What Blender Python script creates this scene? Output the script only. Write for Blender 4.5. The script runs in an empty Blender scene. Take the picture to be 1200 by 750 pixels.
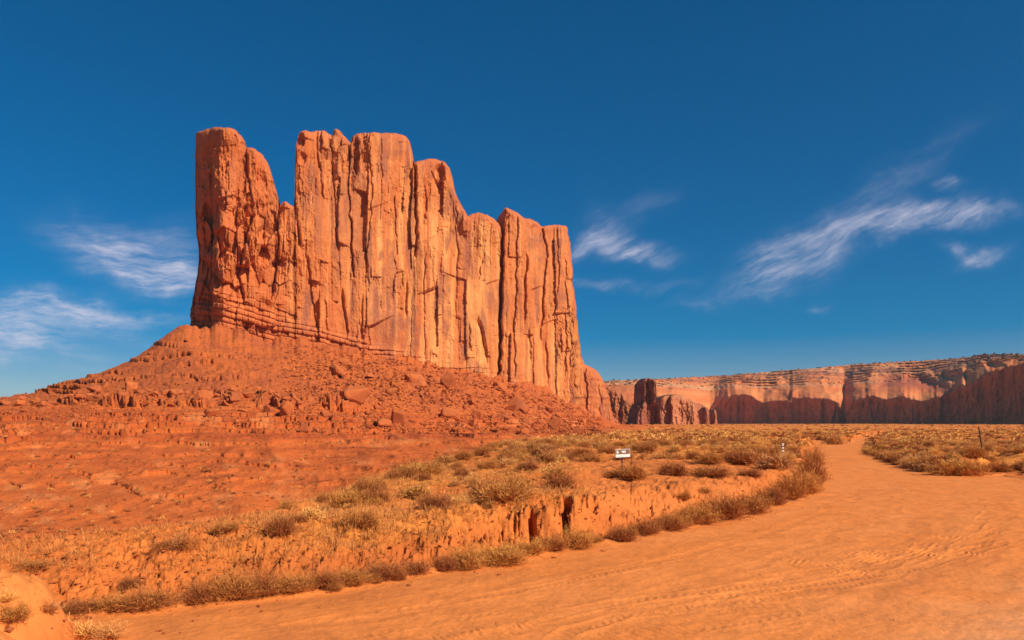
import bpy, bmesh, math, random
import numpy as np
from concurrent.futures import ThreadPoolExecutor
from mathutils import Vector, noise as mnoise

C = bpy.context.scene.collection
SC = bpy.context.scene
random.seed(7)
RNG = np.random.default_rng(11)

# ------------------------------------------------------------------ camera, sky, sun, exposure
F, HZ, CH = 942.0, 499.0, 3.0          # focal length in photo pixels, horizon row, eye height
cam_d = bpy.data.cameras.new("camera")
cam = bpy.data.objects.new("camera", cam_d)
C.objects.link(cam)
cam_d.sensor_width = 36.0
cam_d.lens = 36.0 * F / 1200.0
cam_d.shift_y = (HZ - 375.0) / 1200.0
cam_d.clip_start, cam_d.clip_end = 0.1, 60000.0
cam.location = (0, 0, CH)
cam.rotation_euler = (math.radians(90), 0, 0)
SC.camera = cam

SUN_EL = math.radians(37)
SUN_AZ = math.radians(124)              # compass bearing from +Y, clockwise
sdir = Vector((math.sin(SUN_AZ) * math.cos(SUN_EL), math.cos(SUN_AZ) * math.cos(SUN_EL), math.sin(SUN_EL)))
sun_d = bpy.data.lights.new("sun", 'SUN')
sun_d.energy = 4.7
sun_d.angle = math.radians(0.5)
sun_d.color = (1.0, 0.88, 0.70)
sun = bpy.data.objects.new("sun", sun_d)
C.objects.link(sun)
sun.rotation_euler = sdir.to_track_quat('Z', 'Y').to_euler()

SC.view_settings.view_transform = 'Standard'
SC.view_settings.look = 'None'
SC.view_settings.exposure = 0.38
SC.view_settings.gamma = 1.0
SC.view_settings.use_curve_mapping = False
SC.render.engine = 'CYCLES'
SC.cycles.max_bounces = 4

world = bpy.data.worlds.new("World")
SC.world = world
world.use_nodes = True


class NT:
    """small helper to wire node trees"""
    def __init__(self, tree):
        self.t = tree
        tree.nodes.clear()

    def n(self, kind, **kw):
        nd = self.t.nodes.new(kind)
        for k, v in kw.items():
            setattr(nd, k, v)
        return nd

    def put(self, sock, v):
        if v is None:
            return
        if hasattr(v, 'is_output'):
            self.t.links.new(v, sock)
        else:
            sock.default_value = v

    def math(self, op, a, b=None, c=None, clamp=False):
        nd = self.n('ShaderNodeMath', operation=op, use_clamp=clamp)
        for s, v in zip(nd.inputs, (a, b, c)):
            self.put(s, v)
        return nd.outputs[0]

    def vmath(self, op, a, b=None):
        nd = self.n('ShaderNodeVectorMath', operation=op)
        self.put(nd.inputs[0], a)
        if b is not None:
            self.put(nd.inputs[1], b)
        return nd.outputs['Value'] if op in ('LENGTH', 'DOT_PRODUCT') else nd.outputs[0]

    def mapping(self, vec, loc=(0, 0, 0), rot=(0, 0, 0), scale=(1, 1, 1), kind='POINT'):
        nd = self.n('ShaderNodeMapping', vector_type=kind)
        self.put(nd.inputs[0], vec)
        nd.inputs['Location'].default_value = loc
        nd.inputs['Rotation'].default_value = rot
        nd.inputs['Scale'].default_value = scale
        return nd.outputs[0]

    def noise(self, vec, scale, detail=4, rough=0.55, dist=0.0, out='Fac'):
        nd = self.n('ShaderNodeTexNoise')
        if vec is not None:
            self.put(nd.inputs['Vector'], vec)
        nd.inputs['Scale'].default_value = scale
        nd.inputs['Detail'].default_value = detail
        nd.inputs['Roughness'].default_value = rough
        nd.inputs['Distortion'].default_value = dist
        return nd.outputs[out]

    def ramp(self, v, a, b, lo=0.0, hi=1.0, smooth=True):
        nd = self.n('ShaderNodeMapRange', interpolation_type='SMOOTHSTEP' if smooth else 'LINEAR')
        self.put(nd.inputs['Value'], v)
        for k, x in zip(('From Min', 'From Max', 'To Min', 'To Max'), (a, b, lo, hi)):
            nd.inputs[k].default_value = x
        return nd.outputs[0]

    def mix(self, fac, a, b, blend='MIX'):
        nd = self.n('ShaderNodeMix', data_type='RGBA', blend_type=blend)
        self.put(nd.inputs[0], fac)
        for s, v in ((nd.inputs[6], a), (nd.inputs[7], b)):
            if isinstance(v, (tuple, list)):
                v = tuple(v) + (1.0,) * (4 - len(v))
            self.put(s, v)
        return nd.outputs[2]


# --- sky with thin cirrus
w = NT(world.node_tree)
sky = w.n('ShaderNodeTexSky', sky_type='NISHITA')
sky.sun_disc = False
sky.sun_elevation = SUN_EL
sky.sun_rotation = SUN_AZ
sky.altitude = 1700
sky.air_density = 1.0
sky.dust_density = 0.25
sky.ozone_density = 3.0
hs = w.n('ShaderNodeHueSaturation')
w.put(hs.inputs['Color'], sky.outputs[0])
hs.inputs['Saturation'].default_value = 1.85
hs.inputs['Value'].default_value = 0.092
gm = w.n('ShaderNodeGamma')
w.put(gm.inputs['Color'], hs.outputs[0])
gm.inputs['Gamma'].default_value = 0.82
skyb = w.vmath('MULTIPLY', gm.outputs[0], (4.9, 5.45, 6.35))
geo = w.n('ShaderNodeTexCoord')
sep = w.n('ShaderNodeSeparateXYZ')
w.put(sep.inputs[0], geo.outputs['Generated'])
yy = w.math('MAXIMUM', sep.outputs[1], 0.05)
su = w.math('MULTIPLY', w.math('DIVIDE', sep.outputs[0], yy), F)          # bearing and height of the sky in photo pixel units
sw = w.math('MULTIPLY', w.math('DIVIDE', sep.outputs[2], yy), F)
comb = w.n('ShaderNodeCombineXYZ')
w.put(comb.inputs[0], su)
w.put(comb.inputs[1], sw)
skyv = comb.outputs[0]
warp = w.noise(skyv, 0.012, 4, 0.6, out='Color')
wv = w.vmath('SUBTRACT', warp, (0.5, 0.5, 0.5))
wsc = w.n('ShaderNodeVectorMath', operation='SCALE')
w.put(wsc.inputs[0], wv)
wsc.inputs['Scale'].default_value = 60.0
skyw = w.vmath('MULTIPLY', w.vmath('ADD', skyv, wsc.outputs[0]), (1, 1, 0))
# cx, cy (photo), half length, half width, tilt deg, strength
blobs_left = [(165, 303, 78, 20, -14, .95), (185, 318, 60, 17, -8, .9), (120, 290, 60, 24, -20, .38), (70, 368, 90, 13, -3, .85), (160, 376, 70, 10, -6, .6),
              (20, 358, 60, 14, 0, .6), (30, 400, 95, 22, -8, .55), (10, 410, 60, 14, 0, .45), (160, 398, 60, 8, -12, .22), (200, 280, 60, 20, 10, .3), (-60, 385, 120, 30, 0, .6)]
blobs_right = [(676, 296, 16, 7, 40, .95), (694, 280, 26, 9, 38, .95), (712, 266, 24, 22, 42, .42), (735, 288, 44, 9, -14, .7), (760, 298, 26, 7, -30, .5), (725, 330, 75, 6, -2, .5),
               (905, 318, 34, 20, 28, .9), (940, 298, 52, 20, 24, .95), (990, 275, 62, 14, 22, .95), (1055, 256, 72, 13, 8, .85), (1140, 250, 34, 10, 0, .7), (1115, 244, 80, 7, -4, .35),
               (1000, 245, 95, 16, 34, .24), (1060, 205, 95, 13, 36, .13), (1130, 292, 22, 7, -25, .75), (1160, 298, 26, 9, 8, .6), (965, 356, 9, 5, 20, .6), (818, 360, 14, 5, -10, .35),
               (870, 345, 60, 8, 8, .3), (1110, 215, 16, 6, -10, .4), (880, 340, 22, 10, 15, .5), (760, 240, 30, 12, 30, .15)]


def cloud_layer(blobs, tilt, amt):
    acc = None
    for cx, cy, a, b, t, s in blobs:
        v = w.mapping(skyw, (cx - 600, HZ - cy, 0), (0, 0, math.radians(t)), (a * 1.15, b * 1.25, 1), 'TEXTURE')
        d2 = w.vmath('DOT_PRODUCT', v, v)
        f = w.math('MULTIPLY', w.math('EXPONENT', w.math('MULTIPLY', d2, -1.5)), s)
        acc = f if acc is None else w.math('ADD', acc, f)
    # fibres: long thin streaks lying along the wind, at three widths, over a patchy veil
    rot = w.mapping(fibv, rot=(0, 0, math.radians(-tilt)))
    n0 = w.noise(w.mapping(rot, scale=(0.006, 0.016, 1)), 1.0, 4, 0.6)
    n1 = w.noise(w.mapping(rot, (5, 3, 0), scale=(0.010, 0.060, 1)), 1.0, 6, 0.66)
    n2 = w.noise(w.mapping(w.mapping(fibv, rot=(0, 0, math.radians(-tilt - 11))), (31, 7, 0), scale=(0.018, 0.15, 1)), 1.0, 6, 0.7)
    tex = w.math('ADD', w.ramp(n1, 0.30, 0.74, .06, 1.0), w.math('MULTIPLY', w.ramp(n2, 0.34, 0.74), 0.45))
    tex = w.math('MULTIPLY', tex, w.ramp(n0, 0.28, 0.66, .25, 1.15))
    return w.math('MULTIPLY', w.math('MINIMUM', acc, 1.0), w.math('MULTIPLY', tex, amt))


fsc = w.n('ShaderNodeVectorMath', operation='SCALE')
w.put(fsc.inputs[0], wv)
fsc.inputs['Scale'].default_value = 22.0
fibv = w.vmath('MULTIPLY', w.vmath('ADD', skyv, fsc.outputs[0]), (1, 1, 0))
cl = w.math('ADD', cloud_layer(blobs_left, -6, .66), cloud_layer(blobs_right, 22, .52))
cl = w.math('MINIMUM', cl, 0.72)
cl = w.math('MULTIPLY', cl, w.math('GREATER_THAN', sep.outputs[1], 0.05))
skycol = w.mix(cl, skyb, (6.6, 6.3, 7.4))
bg = w.n('ShaderNodeBackground')
w.put(bg.inputs['Color'], skycol)
bg.inputs['Strength'].default_value = 0.085
wo = w.n('ShaderNodeOutputWorld')
w.put(wo.inputs[0], bg.outputs[0])


# ------------------------------------------------------------------ numeric helpers
def _hash(ix, iy, seed):
    h = ix.astype(np.int32).astype(np.uint32) * np.uint32(374761393) + iy.astype(np.int32).astype(np.uint32) * np.uint32(668265263) + np.uint32((seed * 1274126177) & 0xFFFFFFFF)
    h = (h ^ (h >> np.uint32(13))) * np.uint32(1274126177)
    h = (h ^ (h >> np.uint32(16))) * np.uint32(2246822519)
    return ((h ^ (h >> np.uint32(15))) & np.uint32(0xFFFFFF)).astype(np.float32) * np.float32(1 / 16777215.0)


POOL = ThreadPoolExecutor(4)


def chunked(fn):
    """run an elementwise noise over big arrays in cache-sized pieces on all cores"""
    def run(x, y, *a, **k):
        x, y = np.broadcast_arrays(np.asarray(x, np.float32), np.asarray(y, np.float32))
        if x.size < 60000:
            return fn(x, y, *a, **k)
        xf, yf, st = x.ravel(), y.ravel(), 32768
        parts = list(POOL.map(lambda i: fn(xf[i:i + st], yf[i:i + st], *a, **k), range(0, xf.size, st)))
        if isinstance(parts[0], tuple):
            return tuple(np.concatenate(p).reshape(x.shape) for p in zip(*parts))
        return np.concatenate(parts).reshape(x.shape)
    return run



def vnoise(x, y, seed=0):
    """value noise, 0..1"""
    x, y = np.broadcast_arrays(np.asarray(x, np.float32), np.asarray(y, np.float32))
    xi, yi = np.floor(x), np.floor(y)
    fx, fy = x - xi, y - yi
    fx = fx * fx * fx * (fx * (fx * 6 - 15) + 10)
    fy = fy * fy * fy * (fy * (fy * 6 - 15) + 10)
    xi, yi = xi.astype(np.int32), yi.astype(np.int32)
    a, b = _hash(xi, yi, seed), _hash(xi + 1, yi, seed)
    c, d = _hash(xi, yi + 1, seed), _hash(xi + 1, yi + 1, seed)
    return a + (b - a) * fx + (c - a) * fy + (a - b - c + d) * fx * fy


@chunked
def fbm(x, y, o=4, seed=0, g=0.5):
    """-1..1 or so"""
    s, a, t = 0.0, 1.0, 0.0
    for k in range(o):
        c, sn = math.cos(0.6 * k + .3), math.sin(0.6 * k + .3)
        f = 2.03 ** k
        s = s + a * (vnoise((x * c - y * sn) * f + 17.3 * k, (x * sn + y * c) * f + 9.1 * k, seed + k) * 2 - 1)
        t += a
        a *= g
    return s / t * 1.6


@chunked
def fbma(x, y, o=4, seed=0, g=0.5):
    """same without rotation: keeps streaks straight"""
    s, a, t = 0.0, 1.0, 0.0
    for k in range(o):
        f = 2.03 ** k
        s = s + a * (vnoise(x * f + 17.3 * k, y * f + 9.1 * k, seed + k) * 2 - 1)
        t += a
        a *= g
    return s / t * 1.6


@chunked
def ridged(x, y, o=3, seed=0):
    s, a, t = 0.0, 1.0, 0.0
    for k in range(o):
        f = 2.1 ** k
        s = s + a * (1 - np.abs(vnoise(x * f + 5 * k, y * f + 3 * k, seed + k) * 2 - 1))
        t += a
        a *= 0.5
    return s / t


@chunked
def vor(x, y, seed=0, jit=0.9):
    """F1 distance, F2-F1 and a random number per cell"""
    xi, yi = np.floor(x).astype(np.int32), np.floor(y).astype(np.int32)
    f1 = np.full(x.shape, 9.0, np.float32)
    f2 = np.full(x.shape, 9.0, np.float32)
    rid = np.zeros(x.shape, np.float32)
    for dx in (-1, 0, 1):
        for dy in (-1, 0, 1):
            cx, cy = xi + dx, yi + dy
            px = cx + 0.5 + jit * (_hash(cx, cy, seed) - 0.5)
            py = cy + 0.5 + jit * (_hash(cx, cy, seed + 71) - 0.5)
            d = np.sqrt((px - x) ** 2 + (py - y) ** 2).astype(np.float32)
            near = d < f1
            f2 = np.where(near, f1, np.minimum(f2, d))
            rid = np.where(near, _hash(cx, cy, seed + 143), rid)
            f1 = np.where(near, d, f1)
    return f1, f2 - f1, rid


@chunked
def facet(x, y, seed=0, tilt=1.0, jit=0.95):
    """broken planes: each cell a flat tilted face at its own height, about -1..1"""
    xi, yi = np.floor(x).astype(np.int32), np.floor(y).astype(np.int32)
    f1 = np.full(x.shape, 9.0, np.float32)
    val = np.zeros(x.shape, np.float32)
    for dx in (-1, 0, 1):
        for dy in (-1, 0, 1):
            cx, cy = xi + dx, yi + dy
            ax = x - (cx + 0.5 + jit * (_hash(cx, cy, seed) - 0.5))
            ay = y - (cy + 0.5 + jit * (_hash(cx, cy, seed + 71) - 0.5))
            d = ax * ax + ay * ay
            v = (_hash(cx, cy, seed + 143) - .5) + tilt * ((_hash(cx, cy, seed + 211) - .5) * 2 * ax + (_hash(cx, cy, seed + 301) - .5) * 2 * ay)
            near = d < f1
            val = np.where(near, v, val)
            f1 = np.where(near, d, f1)
    return val


@chunked
def slabs(x, y, seed=0, tilt=1.0):
    """upright joint blocks: straight-sided columns cut at random heights, each block a flat face turned its own way"""
    xi = np.floor(x).astype(np.int32)
    f1 = np.full(x.shape, 9.0, np.float32)
    ci = xi * 0
    ax = x * 0
    zero = xi * 0
    for dx in (-1, 0, 1):
        c = xi + dx
        d = x - (c + .5 + .85 * (_hash(c, zero, seed) - .5))
        near = np.abs(d) < f1
        ci, ax = np.where(near, c, ci), np.where(near, d, ax)
        f1 = np.where(near, np.abs(d), f1)
    q = y + 7 * _hash(ci, zero, seed + 5) + .10 * ax * (_hash(ci, zero, seed + 6) - .5) * 2
    yi = np.floor(q).astype(np.int32)
    fr = q - yi
    cut = .25 + .5 * _hash(ci, yi, seed + 9)
    yi = np.where(fr > cut, yi * 2 + 1, yi * 2)
    return .72 * (_hash(ci, zero, seed + 41) - .5) + .34 * (_hash(ci, yi, seed + 17) - .5) + tilt * ((_hash(ci, yi, seed + 23) - .5) * 2 * ax + (_hash(ci, yi, seed + 29) - .5) * .8 * (fr - .5))


def sst(x, a, b):
    t = np.clip((x - a) / (b - a), 0, 1)
    return t * t * (3 - 2 * t)


def pchip(x, y, q):
    x, y, q = np.asarray(x, float), np.asarray(y, float), np.asarray(q, float)
    h = np.diff(x)
    dl = np.diff(y) / h
    m = np.zeros_like(y)
    ok = dl[:-1] * dl[1:] > 0
    w1, w2 = 2 * h[1:] + h[:-1], h[1:] + 2 * h[:-1]
    with np.errstate(divide='ignore', invalid='ignore'):
        hm = (w1 + w2) / (w1 / dl[:-1] + w2 / dl[1:])
    m[1:-1] = np.where(ok, hm, 0)
    m[0], m[-1] = dl[0], dl[-1]
    i = np.clip(np.searchsorted(x, q) - 1, 0, len(x) - 2)
    t = np.clip((q - x[i]) / h[i], 0, 1)
    h00, h10 = 2 * t ** 3 - 3 * t ** 2 + 1, t ** 3 - 2 * t ** 2 + t
    return h00 * y[i] + h10 * h[i] * m[i] + (1 - h00) * y[i + 1] + (t ** 3 - t ** 2) * h[i] * m[i + 1]


def mesh_obj(name, verts, faces, mat, parent=None, smooth=True, attrs=None):
    """verts (n,3); faces (m,3|4) int array"""
    me = bpy.data.meshes.new(name)
    v = np.ascontiguousarray(verts, np.float32)
    f = np.ascontiguousarray(faces, np.int32)
    k = f.shape[1]
    me.vertices.add(len(v))
    me.vertices.foreach_set('co', v.ravel())
    me.loops.add(f.size)
    me.loops.foreach_set('vertex_index', f.ravel())
    me.polygons.add(len(f))
    me.polygons.foreach_set('loop_start', np.arange(0, f.size, k, dtype=np.int32))
    me.polygons.foreach_set('use_smooth', np.full(len(f), smooth))
    me.update(calc_edges=True)
    for an, arr in (attrs or {}).items():
        if arr.ndim == 2:
            a = me.color_attributes.new(an, 'FLOAT_COLOR', 'POINT')
            rgba = np.ones((len(v), 4), np.float32)
            rgba[:, :3] = arr
            a.data.foreach_set('color', rgba.ravel())
        else:
            a = me.attributes.new(an, 'FLOAT', 'POINT')
            a.data.foreach_set('value', np.ascontiguousarray(arr, np.float32))
    if mat:
        me.materials.append(mat)
    o = bpy.data.objects.new(name, me)
    C.objects.link(o)
    if parent:
        o.parent = parent
    return o


def take(verts, faces, keep, attrs):
    """the faces of KEEP with only their own vertices"""
    f = faces[keep]
    used = np.zeros(len(verts), bool)
    used[f.ravel()] = True
    idx = np.cumsum(used) - 1
    return verts[used], idx[f], {k: a[used] for k, a in attrs.items()}


def tag(o, label=None, cat=None, group=None, kind=None):
    for k, v in (('label', label), ('category', cat), ('group', group), ('kind', kind)):
        if v:
            o[k] = v
    return o


def thing(name, loc, label, cat, group=None):
    o = bpy.data.objects.new(name, None)
    o.empty_display_size = 0.2
    C.objects.link(o)
    o.location = loc
    return tag(o, label, cat, group)


def lerp(a, b, t):
    t = t[..., None]
    return a * (1 - t) + b * t


RGB = lambda *c: np.array(c, np.float32)


# ------------------------------------------------------------------ materials
def principled(m, rough=0.9):
    m.use_nodes = True
    t = NT(m.node_tree)
    p = t.n('ShaderNodeBsdfPrincipled')
    p.inputs['Roughness'].default_value = rough
    p.inputs['Specular IOR Level'].default_value = 0.15
    o = t.n('ShaderNodeOutputMaterial')
    t.put(o.inputs[0], p.outputs[0])
    return t, p


def earth_material(name, attr, fine, bump, dist, stretch=(1, 1, 1), var=0.22, grit=0, grit_amt=0.25):
    """soil or rock: measured colour of the place (attribute) broken up by noise at two sizes, with grain in the bump"""
    m = bpy.data.materials.new(name)
    t, p = principled(m)
    at = t.n('ShaderNodeAttribute', attribute_name=attr)
    g = t.n('ShaderNodeNewGeometry')
    v = t.mapping(g.outputs['Position'], scale=stretch)
    n1 = t.noise(v, fine, 5, 0.65)
    n2 = t.noise(v, fine * 7.3, 3, 0.6)
    f = t.math('ADD', t.ramp(n1, 0.25, 0.75, 1 - var, 1 + var, False), t.ramp(n2, 0.25, 0.75, -var * .5, var * .5, False))
    sc = t.n('ShaderNodeVectorMath', operation='SCALE')
    t.put(sc.inputs[0], at.outputs['Color'])
    t.put(sc.inputs['Scale'], f)
    t.put(p.inputs['Base Color'], sc.outputs[0])
    b = t.n('ShaderNodeBump')
    b.inputs['Strength'].default_value = bump
    b.inputs['Distance'].default_value = dist
    h = t.math('ADD', n1, t.math('MULTIPLY', n2, 0.45))
    if grit:
        h = t.math('ADD', h, t.math('MULTIPLY', t.noise(g.outputs['Position'], grit, 3, 0.7), grit_amt))
    t.put(b.inputs['Height'], h)
    t.put(p.inputs['Normal'], b.outputs[0])
    return m


def plant_material(name, cols, tip, rough=0.85):
    """stem colour to tip colour along the twig, varied from plant to plant and from twig to twig"""
    m = bpy.data.materials.new(name)
    t, p = principled(m, rough)
    at = t.n('ShaderNodeAttribute', attribute_name='along')
    rv = t.n('ShaderNodeAttribute', attribute_name='pick')
    oi = t.n('ShaderNodeObjectInfo')
    c = t.mix(rv.outputs['Fac'], cols[0], cols[1])
    c = t.mix(t.ramp(at.outputs['Fac'], 0.35, 1.0), c, tip)
    hs_ = t.n('ShaderNodeHueSaturation')
    t.put(hs_.inputs['Color'], c)
    t.put(hs_.inputs['Value'], t.ramp(oi.outputs['Random'], 0, 1, 0.75, 1.25, False))
    t.put(hs_.inputs['Hue'], t.ramp(oi.outputs['Random'], 0, 1, 0.49, 0.512, False))
    t.put(p.inputs['Base Color'], hs_.outputs[0])
    return m


def plain_material(name, col, rough=0.6, var=0.12, scale=14.0, metal=0.0):
    m = bpy.data.materials.new(name)
    t, p = principled(m, rough)
    tc = t.n('ShaderNodeTexCoord')
    n = t.noise(tc.outputs['Object'], scale, 5, 0.65)
    t.put(p.inputs['Base Color'], t.mix(t.ramp(n, 0.3, 0.7), tuple(c * (1 - var) for c in col), tuple(min(1, c * (1 + var)) for c in col)))
    p.inputs['Metallic'].default_value = metal
    return m


M_soil = earth_material('desert_soil', 'soil', 0.9, 0.5, 0.10, var=.16, grit=38.0, grit_amt=.16)
M_hills = earth_material('layered_red_earth', 'soil', 0.9, 0.75, 0.55, (.10, .10, 1.5), .2, 2.6, .55)
M_rock = earth_material('butte_sandstone', 'rock', 0.22, 0.5, 0.5, (1, 1, 0.45), 0.2)
M_far = earth_material('mesa_sandstone', 'rock', 0.05, 0.8, 3.0, (1, 1, 0.8), 0.16)


def boulder_material():
    m = bpy.data.materials.new('boulder_sandstone')
    t, p = principled(m)
    tc = t.n('ShaderNodeTexCoord')
    oi = t.n('ShaderNodeObjectInfo')
    at = t.n('ShaderNodeAttribute', attribute_name='pick')
    n = t.noise(tc.outputs['Object'], 1.4, 5, 0.65)
    pick = t.math('ADD', oi.outputs['Random'], at.outputs['Fac'])
    c = t.mix(t.math('FRACT', pick), (0.50, 0.132, 0.036), (0.38, 0.094, 0.030))
    c = t.mix(t.ramp(n, 0.52, 0.72), c, (0.28, 0.085, 0.038))
    t.put(p.inputs['Base Color'], c)
    b = t.n('ShaderNodeBump')
    b.inputs['Strength'].default_value = 0.7
    b.inputs['Distance'].default_value = 0.25
    t.put(b.inputs['Height'], t.noise(tc.outputs['Object'], 3.0, 6, 0.7))
    t.put(p.inputs['Normal'], b.outputs[0])
    return m


M_boulder = boulder_material()
M_brown = plant_material('dry_twigs', ((0.28, 0.086, 0.027), (0.45, 0.155, 0.042)), (0.53, 0.200, 0.055))
M_yellow = plant_material('rabbitbrush_stems', ((0.44, 0.165, 0.038), (0.62, 0.265, 0.062)), (0.74, 0.36, 0.115))
M_straw = plant_material('straw_blades', ((0.56, 0.215, 0.05), (0.68, 0.29, 0.075)), (0.76, 0.36, 0.115))
M_sage = plant_material('grey_green_sage', ((0.27, 0.100, 0.032), (0.42, 0.168, 0.046)), (0.55, 0.235, 0.066))

# ------------------------------------------------------------------ the ground: one sheet of rays from the camera station outward
px_in = np.arange(-170, 1371, 1.12)
px_lo = 600 - (600 + 170) * np.geomspace(5, 1.02, 30)
px_hi = 600 + (1371 - 600) * np.geomspace(1.02, 5, 30)
PXC = np.concatenate([px_lo, px_in, px_hi])
rows = [1.0]
while rows[-1] < 5200:
    y = rows[-1]
    if y < 9.5:
        d = 0.35
    elif y < 720:
        d = min(0.85 * y * y / (F * CH), 0.0034 * y)
    else:
        d = 0.014 * y
    rows.append(y + d)
YR = np.array(rows)
NC, NR = len(PXC), len(YR)
PX, YY = np.meshgrid(PXC, YR)
XX = (PX - 600) / F * YY


def px2w(px, py, z=0.0):
    y = F * (CH - z) / (py - HZ)
    return (px - 600) / F * y, y


road_px = [(150, 1500), (160, 860), (140, 765), (126, 742), (104, 729), (90, 722), (147, 718), (180, 717), (213, 710), (290, 702), (380, 695), (415, 689.5), (485, 677), (576, 661.5),
           (625, 651), (695, 639), (719, 633), (800, 619), (850, 607), (895, 594), (925, 587), (944, 578), (960, 569), (963, 559), (961, 549), (958, 534), (950, 521), (938, 513.5),
           (905, 511.8), (905, 509.8), (938, 510.8), (956, 513.5), (968, 518.5), (982, 521.5), (989, 518), (1002, 514), (1016, 509.6), (1026, 507.8), (1048, 507.4),
           (1036, 510.3), (1027, 514), (1017, 522), (1017, 529), (1040, 540), (1080, 552), (1120, 557.5), (1150, 557.5), (1175, 556), (1200, 561), (1290, 575), (1500, 590), (2600, 620), (6000, 800), (3000, 1600)]
RP = np.array([px2w(*p) for p in road_px])


def poly_sd(px, py, P):
    """signed distance, positive outside; also the arc length of the nearest edge point"""
    d = np.full(px.shape, 1e9)
    arc = np.zeros(px.shape)
    ins = np.zeros(px.shape, bool)
    L = 0.0
    for (x0, y0), (x1, y1) in zip(P, np.roll(P, -1, 0)):
        ex, ey = x1 - x0, y1 - y0
        l2 = ex * ex + ey * ey
        t = np.clip(((px - x0) * ex + (py - y0) * ey) / l2, 0, 1)
        q = np.hypot(px - x0 - t * ex, py - y0 - t * ey)
        m = q < d
        d = np.where(m, q, d)
        arc = np.where(m, L + t * math.sqrt(l2), arc)
        L += math.sqrt(l2)
        cr = (y0 > py) != (y1 > py)
        with np.errstate(divide='ignore', invalid='ignore'):
            ins ^= cr & (px < (x1 - x0) * (py - y0) / (y1 - y0 + 1e-12) + x0)
    return np.where(ins, -d, d), arc


nearm = YR < 420
wob = 0.012 * YY[nearm]
sd_n, arc_n = poly_sd(XX[nearm] + wob * fbm(XX[nearm] * .5, YY[nearm] * .5, 3, 5), YY[nearm] + wob * fbm(XX[nearm] * .5, YY[nearm] * .5, 3, 8), RP)
SD = np.full(PX.shape, 200.0)
ARC = np.zeros(PX.shape)
SD[nearm], ARC[nearm] = sd_n, arc_n


def lin(px, pts):
    x, y = zip(*pts)
    return np.interp(px, x, y)


def smo(px, pts):
    x, y = zip(*pts)
    return pchip(x, y, np.clip(px, x[0], x[-1]))


BANK = smo(PXC, [(-400, .3), (0, .35), (100, .40), (200, .5), (300, .65), (450, .74), (580, .88), (655, 1.04), (740, .84), (800, .7), (900, .6), (960, .5), (985, .35), (1030, .40), (1130, .42), (1165, .16), (1200, .08), (1500, .08)])
CREST_PY = smo(PXC, [(-400, 690), (0, 642), (100, 630), (200, 619), (300, 603), (400, 576), (450, 559), (500, 541), (560, 527.5), (620, 519), (690, 511), (730, 507), (800, 504.5), (1400, 504)])
ZC = BANK + 0.12
ZC[PXC > 740] = np.maximum(ZC[PXC > 740], 1.0)
YC = np.minimum(F * (CH - ZC) / (CREST_PY - HZ), 330)

# far profile: per bearing, (row in the photo, distance) from the foot of the badlands up to the foot of the cliff
TAB = {
    -1500: [(590, 130), (560, 190), (515, 250), (500, 300), (497, 380), (496, 460)],
    -300: [(665, 100), (565, 185), (510, 250), (492, 300), (482, 380), (480, 420)],
    0: [(645, 105), (562, 190), (511, 252), (488, 305), (471, 372), (467.5, 400)],
    100: [(634, 110), (560, 190), (511, 255), (474, 325), (447, 385), (440, 410)],
    170: [(622, 118), (560, 190), (511, 262), (472, 325), (432, 388), (413, 425)],
    225: [(616, 122), (560, 190), (511, 268), (472, 322), (420, 395), (379, 452)],
    290: [(607, 132), (550, 205), (508, 280), (472, 328), (425, 398), (388, 470)],
    350: [(594, 146), (542, 228), (506, 292), (470, 342), (432, 402), (400, 490)],
    450: [(562, 185), (530, 252), (505, 322), (474, 382), (442, 442), (418, 535)],
    550: [(531, 245), (512, 318), (501, 388), (482, 442), (455, 500), (434, 580)],
    650: [(518, 315), (507, 400), (500, 480), (490, 530), (474, 575), (458, 625)],
    700: [(511, 360), (504, 430), (500, 520), (496, 570), (491, 615), (485, 650)],
    730: [(507.5, 390), (503, 450), (500.5, 540), (499, 600), (498, 660), (497.5, 700)],
    800: [(506, 420), (502.5, 500), (500.5, 580), (499, 650), (498.4, 700), (498.2, 740)],
    7000: [(506, 420), (502.5, 500), (500.5, 580), (499, 650), (498.4, 700), (498.2, 740)],
}
tk = sorted(TAB)
KP = np.array([[p for p, _ in TAB[k]] for k in tk], float)
KY = np.array([[y for _, y in TAB[k]] for k in tk], float)
kpy = np.stack([pchip(tk, KP[:, j], np.clip(PXC, tk[0], tk[-1])) for j in range(6)], 1)
ky = np.stack([pchip(tk, KY[:, j], np.clip(PXC, tk[0], tk[-1])) for j in range(6)], 1)
kz = CH + (HZ - kpy) / F * ky

kz[:, 5] += sst(PXC, 215, 235) * (1 - sst(PXC, 690, 715)) * (3.0 * fbm(PXC / 18, PXC * 0, 3, 600) + 1.4 * fbm(PXC / 5, PXC * 0 + 3, 2, 603))
Z0 = np.zeros(PX.shape)
for c in range(NC):
    yc, zc = YC[c], ZC[c]
    y0, z0 = ky[c, 0], kz[c, 0]
    flat = float(np.clip((PXC[c] - 690) / 70, 0, 1))
    zv = (z0 - 1.2) * (1 - flat) + (zc + z0) / 2 * flat
    yv = yc + (y0 - yc) * (0.22 + .5 * flat)
    ye, ze = ky[c, -1], kz[c, -1]
    tail = 5.0 + 0 * ze
    xs = [0.5, yc * .5, yc, yv, *ky[c], ye + 70, ye + 330, 1500, 3000, 5600]
    zs = [zc, zc, zc, zv, *kz[c], ze - (ze - 4) * .2, 4 + (ze - 4) * .05, 6.2, 9.0, 13.0]
    Z0[:, c] = pchip(xs, zs, YR)

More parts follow.
